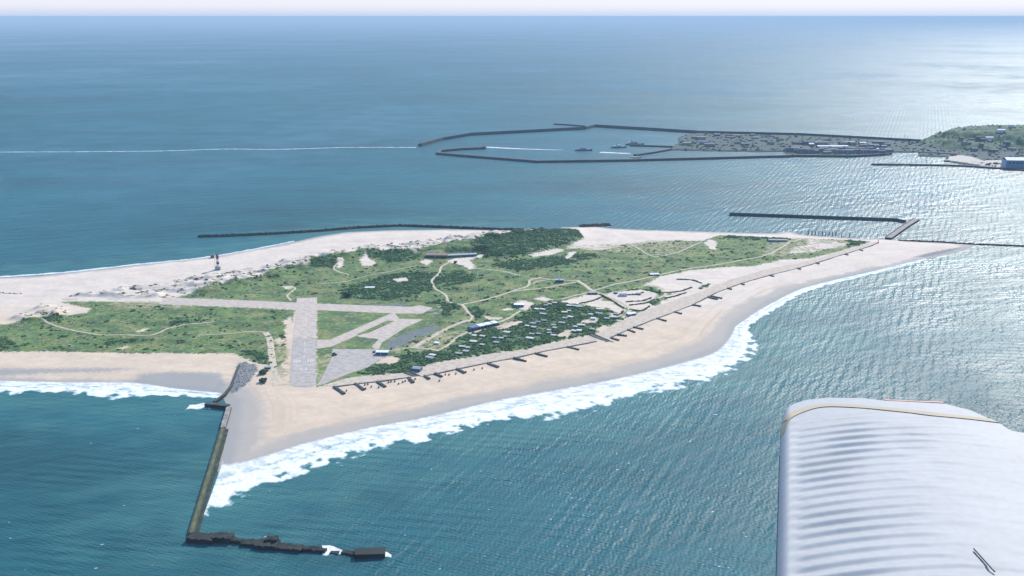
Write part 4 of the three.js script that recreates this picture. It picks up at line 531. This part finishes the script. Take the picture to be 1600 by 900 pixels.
walled('south_mole', 'short dark mole in front of the little far beach', [[1475, 250.5], [1510, 252], [1545, 255]], 4, 6, { category: 'mole' });
{ const p = G(993, 244, 4), g = base('ramp', p.x, 0, p.z, 0.4); tag(g, 'pale sandy ramp between breakwater and inner jetty of the far harbour', 'ramp'); const sh = bx(22, 5, 34, 0, -0.5, 0), q = sh.attributes.position; for (let i = 0; i < q.count; i++) if (q.getZ(i) < 0 && q.getY(i) > 0) q.setY(i, 0.4); sh.computeVertexNormals(); mesh('slope', sh, std(col(0.52, 0.45, 0.36)), g); mesh('kerb', bx(1.5, 1, 34, 11.8, 4.0, 0), GREYWALL, g); }
{ const p = G(1572, 262, 4), g = base('blue_hall', p.x, 4, p.z, -0.12); tag(g, 'big blue-grey hall with white roof at the right edge', 'building'); const W = 130; mesh('wall', bx(W, 21, 40, W / 2, -1, -20), std(col(0.13, 0.20, 0.30), 0.8), g); mesh('end_wall', bx(0.6, 19, 36, -0.31, 0, -20), std(col(0.30, 0.38, 0.47), 0.8), g); mesh('roof', gable(W, 40, 6, 1, 20.3).translate(W / 2, 0, -20), WHITE, g); for (let k = 0; k < 12; k++) mesh('window', bx(6, 4, 0.4, 8 + k * 10, 11, 0.1), DARKGLASS, g); }
const farWall = [std(col(0.26, 0.26, 0.26)), std(col(0.17, 0.18, 0.19)), std(col(0.10, 0.13, 0.15)), std(col(0.68, 0.67, 0.65))], farRoof = [std(col(0.17, 0.11, 0.10)), std(col(0.14, 0.16, 0.17)), std(col(0.24, 0.26, 0.28)), std(col(0.08, 0.11, 0.13)), WHITE];
[[1545, 219, 24, 10, 7, 3, 4], [1562, 216.5, 26, 12, 8, 3, 4], [1578, 214, 14, 10, 6, 3, 2], [1534, 223, 12, 9, 5, 2, 1]].forEach(([x, y, w, d, h, a, b], i) => { const p = G(x, y, 26); house('hill_house', ['white house with white roof high on the far green hill, left of the pair', 'larger white house with white roof high on the far green hill, right of the pair', 'pale house near the top of the far green hill', 'small grey house low on the far green hill'][i], x, y, { gh: 26, lev: farHeight(p.x, p.z), w, d, h, wall: farWall[a], roof: farRoof[b], pitch: 2, windows: 4, category: 'house' }); });
const FB = []; for (let i = 0; i < 30; i++) FB.push([1240 + i * 5.1 + rr(-3, 3), 226 + rr(-2, 11), rr(16, 40), rr(12, 20), rr(5, 11)]); for (let i = 0; i < 16; i++) FB.push([1075 + i * 9 + rr(-5, 5), 216 + rr(-4, 14), rr(14, 34), rr(10, 16), rr(4, 9)]); for (let i = 0; i < 16; i++) FB.push([1500 + i * 5.5, 233 + rr(-4, 6), rr(10, 20), rr(9, 14), rr(5, 9)]);
for (let i = 0; i < 26; i++) FB.push([1235 + i * 6.1 + rr(-2, 2), 238 + rr(-2, 2.5), rr(16, 30), rr(10, 16), rr(7, 13)]); FB.push([1300, 231.5, 95, 22, 8], [1374, 236, 18, 14, 8], [1267, 229, 16, 14, 9], [1327, 225, 30, 14, 7], [1142, 212.5, 34, 12, 5], [1347, 225.5, 22, 12, 6]);
const good = FB.filter(([x, y]) => { const p = G(x, y, 4); return inPoly(farLand[0], p.x, p.z); }).sort((a, b) => a[0] - b[0]);
good.forEach(([x, y, w, d, h], i) => { const p = G(x, y, 4), wide = w > 90; house('far_building', `${wide ? 'very long white-roofed shed' : 'low building'} on the far harbour land, ${ordinal(i + 1)} building from the left there`, x, y, { gh: 4, lev: farHeight(p.x, p.z), w, d, h, turn: rr(-0.2, 0.2), wall: farWall[Math.floor(rnd() * 3)], roof: wide || [1374, 1267, 1327, 1347].includes(x) ? WHITE : farRoof[Math.floor(rnd() * 4)], pitch: rr(1, 3), windows: Math.max(2, Math.round(w / 8)), category: 'building', group: 'buildings of the far harbour' }); });
for (const [x, y, h, l] of [[1413, 222, 26, 'thin mast beyond the far harbour, left of two'], [1417, 222, 20, 'thin mast beyond the far harbour, right of two']]) { const p = G(x, y, 4), g = base('radio_mast', p.x, 3, p.z); tag(g, l, 'mast'); const m = new THREE.CylinderGeometry(0.4, 0.9, h, 6); m.translate(0, h / 2, 0); mesh('pole', m, GREYWALL, g); const t = bx(3, 0.4, 0.4, 0, h * 0.8, 0); mesh('crossarm', t, GREYWALL, g); }
// ------------------------------------------------------------------ ships, buoys, wakes, painted sun glints on the sea
function ship(label, px, py, L, turn, hullC, upC, masts = 1) {
  const p = G(px, py), g = base('ship', p.x, 0, p.z, turn); tag(g, label, 'ship'); const B = L * 0.17, sh = new THREE.Shape(); sh.moveTo(-L / 2, -B / 2); sh.lineTo(L * 0.28, -B / 2); sh.quadraticCurveTo(L * 0.44, -B * 0.4, L / 2, 0); sh.quadraticCurveTo(L * 0.44, B * 0.4, L * 0.28, B / 2); sh.lineTo(-L / 2, B / 2); sh.closePath();
  const h = new THREE.ExtrudeGeometry(sh, { depth: L * 0.10, bevelEnabled: false }); h.rotateX(-Math.PI / 2); h.translate(0, -1, 0); const q = h.attributes.position; for (let i = 0; i < q.count; i++) if (q.getY(i) > 0) { const x = q.getX(i); q.setY(i, q.getY(i) + Math.max(0, x / L) ** 2 * L * 0.12); q.setX(i, x * 1.04); } h.computeVertexNormals(); mesh('hull', h, hullC, g);
  const H = L * 0.10 - 1; mesh('superstructure', bx(L * 0.5, L * 0.07, B * 0.8, -L * 0.08, H - 0.2, 0), upC, g); const dk = mesh('bridge', bx(L * 0.2, L * 0.06, B * 0.7, L * 0.02, H + L * 0.069, 0), upC, g); mesh('window', bx(0.2, L * 0.02, B * 0.6, L * 0.121, H + L * 0.095, 0), DARKGLASS, dk); mesh('funnel', bx(L * 0.05, L * 0.07, B * 0.3, -L * 0.16, H + L * 0.069, 0), hullC, g);
  for (let k = 0; k < masts; k++) { const m = new THREE.CylinderGeometry(0.25, 0.45, L * 0.3, 7); m.translate(L * (0.0 - 0.2 * k), H + L * 0.2, 0); mesh('mast', m, GREYWALL, g); } return g;
}
const HULL = std(col(0.07, 0.10, 0.13), 0.5), UP = std(col(0.30, 0.35, 0.38), 0.7), UPW = std(col(0.60, 0.61, 0.62), 0.7);
ship('grey ship under way in the middle of the far harbour basin', 912, 235.5, 52, 0.05, HULL, UP, 1); ship('dark ship moored left of the ferry jetty', 967, 231, 50, 0.12, HULL, UPW, 1); ship('long dark ship with two masts moored behind the ferry jetty', 992, 226.5, 58, -0.05, HULL, UP, 2);
ship('small boat leaving the dark quay of the far harbour', 1324, 247.5, 16, 0.4, HULL, UP, 1);
for (const [x, y, l, c] of [[150, 239, 'small red buoy on the wake far left', [0.5, 0.08, 0.06]], [297, 230, 'small red buoy just beyond the wake', [0.45, 0.10, 0.08]], [1401, 252, 'dark buoy off the end of the south mole, left', [0.1, 0.12, 0.1]], [1448, 251.5, 'dark buoy between the moles below the hill', [0.08, 0.1, 0.1]], [1366, 266, 'dark buoy in the water in front of the south mole', [0.05, 0.09, 0.08]]]) { const p = G(x, y), g = base('buoy', p.x, 0, p.z); tag(g, l, 'buoy'); const f = new THREE.CylinderGeometry(1.6, 1.9, 1.6, 12); f.translate(0, 0.3, 0); mesh('float', f, std(col(...c), 0.6), g); const m = new THREE.ConeGeometry(1.0, 5, 8); m.translate(0, 3.5, 0); mesh('tower', m, std(col(...c), 0.6), g); }
function wake(label, pts, w0, w1, thr) {
  const cv = new THREE.CatmullRomCurve3(pix(pts, 0)), n = 700, pos = [], idx = [], f = [], L = cv.getLength(), nv = 9;
  for (let i = 0; i <= n; i++) { const p = cv.getPointAt(i / n), t = cv.getTangentAt(i / n), w = lerp(w0, w1, i / n); for (let j = 0; j <= nv; j++) { const v = j / nv * 2 - 1, x = p.x - t.z * v * w, z = p.z + t.x * v * w; f.push(1 - v * v - thr + 0.9 * fbm(N1, i / n * L / 30, v * 1.2 + 3, 3) + 0.5 * N2(x / 6, z / 6)); pos.push(x, 0.12 + 0.1 * rnd(), z); } }
  for (let i = 0; i < n; i++) for (let j = 0; j < nv; j++) { const a = i * (nv + 1) + j, b = a + nv + 1; if (f[a] + f[b] + f[b + 1] > 0) idx.push(a, a + 1, b + 1); if (f[a] + f[a + 1] + f[b + 1] > 0) idx.push(a, b + 1, b); }
  const g = new THREE.BufferGeometry(); g.setAttribute('position', new THREE.Float32BufferAttribute(pos, 3)); g.setIndex(idx); g.computeVertexNormals(); tag(mesh('wake', g, FOAM), label, null, null, 'stuff');
}
wake('long thin white wake across the open sea', [[-60, 237.5], [60, 237.5], [150, 237], [250, 236], [350, 233], [430, 233.5], [540, 230.5], [650, 230.5]], 6, 7.5, 0.62);
wake('white wake behind the ship in the far harbour', [[760, 230], [800, 232], [840, 233.5], [880, 234.5]], 14, 4, 0.4);
wake('pale wake beside the inner jetty', [[938, 238], [960, 239], [985, 240]], 14, 8, 0.4);
{ // white foam flecks, clustered on the right as painted sun glints
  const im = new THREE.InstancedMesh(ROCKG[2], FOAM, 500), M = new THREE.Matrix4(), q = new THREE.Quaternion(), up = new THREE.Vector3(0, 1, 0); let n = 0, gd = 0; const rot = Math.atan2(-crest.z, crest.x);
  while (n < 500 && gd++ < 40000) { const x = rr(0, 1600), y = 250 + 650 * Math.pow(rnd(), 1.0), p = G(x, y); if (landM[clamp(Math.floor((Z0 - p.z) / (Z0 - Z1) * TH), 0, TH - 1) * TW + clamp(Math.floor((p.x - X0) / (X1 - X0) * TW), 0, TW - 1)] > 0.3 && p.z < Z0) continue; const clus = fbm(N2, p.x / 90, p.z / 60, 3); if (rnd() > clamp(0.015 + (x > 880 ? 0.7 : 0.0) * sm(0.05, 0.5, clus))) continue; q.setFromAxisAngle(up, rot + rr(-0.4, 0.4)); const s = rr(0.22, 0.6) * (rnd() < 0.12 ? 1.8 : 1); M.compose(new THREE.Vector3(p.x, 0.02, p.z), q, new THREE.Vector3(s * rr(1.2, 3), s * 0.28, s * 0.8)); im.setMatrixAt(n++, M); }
  im.count = n; im.name = 'glint_flecks'; im.castShadow = im.receiveShadow = true; tag(im, 'small white foam flecks over the near sea, painted as sun glints on the right', null, null, 'stuff'); scene.add(im);
}
// ------------------------------------------------------------------ the aircraft's wing
{
  const YW = CAM_H - 1.7, W = (x, y) => G(x, y, YW), A = W(1214, 900), B = W(1220, 680), es = B.clone().sub(A).normalize(), ec = new THREE.Vector3(-es.z, 0, es.x), o = A.clone();
  const sc = (x, y) => { const p = W(x, y).sub(o); return [p.dot(es), p.dot(ec)]; };
  const edge = [[1220, 680], [1221, 655], [1223.5, 640], [1230, 630], [1240, 624], [1260, 619], [1290, 617], [1347, 620], [1380, 625], [1473, 632], [1513, 643], [1557, 663], [1573, 674], [1600, 679], [1660, 688]].map(([x, y]) => sc(x, y));
  // front edge c0(s) and the tip line s1(c)
  const interp = (tab, k, v, x) => { if (x <= tab[0][k]) return tab[0][v]; for (let i = 1; i < tab.length; i++) if (x <= tab[i][k]) return lerp(tab[i - 1][v], tab[i][v], (x - tab[i - 1][k]) / (tab[i][k] - tab[i - 1][k])); return tab[tab.length - 1][v]; };
  const tipTab = edge.slice(0).sort((a, b) => a[1] - b[1]); const C0 = Math.min(...edge.map((e) => e[1]), 0), C1 = edge[edge.length - 1][1] + 0.75;
  const tipLine = (c) => interp(tipTab, 1, 0, c);
  const nC = 150, nS = 420, S0 = -2.2, pos = [], uv = [], idx = [];
  const top = (c, s, se) => { // height of the skin above the wing's chord plane
    const u = (c - C0) / (C1 - C0), nose = -0.035 * Math.pow(clamp(1 - (c - C0) / 0.035), 2), camber = 0.03 * Math.sin(Math.PI * clamp(u)), tip = -0.08 * Math.pow(clamp(1 - (se - s) / 0.07), 2.2);
    const win = sm(0.02, 0.09, c - C0) * sm(0.82, 0.24, c - C0 + 0.10 * Math.sin(s * 3)) * sm(0.12, 0.5, se - s), lam = 0.072, arc = s - 0.62 * (c - C0) + 0.35 * (c - C0) * (c - C0);
    const rib = 0.0064 * win * Math.sin(2 * Math.PI * arc / lam + 0.35 * N1(s * 1.3, 3)) * (0.85 + 0.25 * N2(s * 2, c * 3));
    const dents = 0.0052 * sm(0.3, 0.7, c - C0) * sm(0.1, 0.3, se - s) * fbm(N3, c * 1.4 + 2, s * 9, 2);
    return nose + camber + tip + rib + dents;
  };
  for (let i = 0; i <= nC; i++) { const c = C0 + (C1 - C0) * Math.pow(i / nC, 1.35), se = tipLine(c); for (let j = 0; j <= nS; j++) { const s = lerp(S0, se, 1 - Math.pow(1 - j / nS, 1.25)), h = top(c, s, se), p = o.clone().addScaledVector(es, s).addScaledVector(ec, c); pos.push(p.x, p.y + h, p.z); uv.push(c, s); } }
  const w = nS + 1; for (let i = 0; i < nC; i++) for (let j = 0; j < nS; j++) { const a = i * w + j, b = a + w; idx.push(a, b, b + 1, a, b + 1, a + 1); }
  const P0 = o.clone(), g = base('aircraft_wing', P0.x, P0.y, P0.z); tag(g, 'white metal aircraft wing with rippled skin in the lower right corner', 'aircraft wing');
  const rel = (arr) => arr.map((v, k) => v - [P0.x, P0.y, P0.z][k % 3]);
  const make = (pos_, idx_, uv_) => { const q = new THREE.BufferGeometry(); q.setAttribute('position', new THREE.Float32BufferAttribute(rel(pos_), 3)); if (uv_) q.setAttribute('uv', new THREE.Float32BufferAttribute(uv_, 2)); q.setIndex(idx_); q.computeVertexNormals(); return q; };
  const WINGDIRT = grainTexture(512, 2.2, (u, v) => { const a = tileN(N1, u, v, 4), b = tileN(N2, u * 1, v, 13), c = tileN(N3, u, v, 45), k = 1 - 0.05 * clamp(0.5 + a) - 0.03 * clamp(b) - 0.05 * clamp(0.3 + c); return [k * 0.985, k, k]; });
  const skin = new THREE.MeshPhysicalMaterial({ color: col(0.37, 0.375, 0.39), map: WINGDIRT, roughness: 0.58, specularIntensity: 0.35 });
  const ug = make(pos, idx, uv); if (ug.attributes.normal.getY(w * 40 + 100) < 0) { for (let i = 0; i < idx.length; i += 3) [idx[i + 1], idx[i + 2]] = [idx[i + 2], idx[i + 1]]; ug.setIndex(idx); ug.computeVertexNormals(); }
  mesh('upper_skin', ug, skin, g);
  { const lp = [], li = []; for (let i = 0; i <= 40; i++) { const c = C0 + (C1 - C0) * i / 40, se = tipLine(c); for (let j = 0; j <= 20; j++) { const s = lerp(S0, se, j / 20), e = Math.min(i / 6, 1, (20 - j) / 3), p = o.clone().addScaledVector(es, s).addScaledVector(ec, c); lp.push(p.x, p.y - 0.10 - 0.10 * clamp(e), p.z); } } for (let i = 0; i < 40; i++) for (let j = 0; j < 20; j++) { const a = i * 21 + j, b = a + 21; li.push(a, b + 1, b, a, a + 1, b + 1); } mesh('lower_skin', make(lp, li), skin, g); }
  // gold pinstripe round the tip
  const gold = [[1219.5, 672], [1224, 660], [1231, 653], [1250, 644], [1280, 637.5], [1313, 638], [1360, 643], [1413, 650], [1463, 657], [1513, 663], [1560, 669]].map(([x, y]) => sc(x, y)), gc = new THREE.CatmullRomCurve3(gold.map(([s, c]) => new THREE.Vector3(c, 0, s))), gp = [], gi = [];
  for (let i = 0; i <= 160; i++) { const p = gc.getPointAt(i / 160), t = gc.getTangentAt(i / 160); for (const v of [-1, 0, 1]) { const c = Math.max(C0 + 0.001, p.x - t.z * v * 0.017), s = p.z + t.x * v * 0.017, q = o.clone().addScaledVector(es, s).addScaledVector(ec, c); gp.push(q.x, q.y + top(c, s, Math.max(tipLine(c), s + 0.002)) + 0.003, q.z); } } for (let i = 0; i < 160; i++) for (let j = 0; j < 2; j++) { const a = i * 3 + j; gi.push(a, a + 3, a + 4, a, a + 4, a + 1); }
  mesh('gold_stripe', make(gp, gi), std(col(0.34, 0.28, 0.19), 0.7), g);
  // red edge strip on the tip and a thin aerial
  const rod = (a, b, r, m, name) => { const d = b.clone().sub(a), c = new THREE.CylinderGeometry(r, r, d.length(), 10); c.applyQuaternion(new THREE.Quaternion().setFromUnitVectors(new THREE.Vector3(0, 1, 0), d.clone().normalize())); const mid = a.clone().add(b).multiplyScalar(0.5).sub(P0); c.translate(mid.x, mid.y, mid.z); mesh(name, c, m, g); };
  rod(W(1382, 628).setY(YW + 0.0), W(1473, 632).setY(YW + 0.0), 0.012, std(col(0.30, 0.03, 0.03), 0.5), 'tip_light_strip');
  rod(W(1520, 872).setY(YW + 0.034), W(1552, 908).setY(YW + 0.034), 0.003, std(col(0.10, 0.11, 0.12), 0.5), 'aerial');
}
camera.updateProjectionMatrix();
renderer.render(scene, camera);
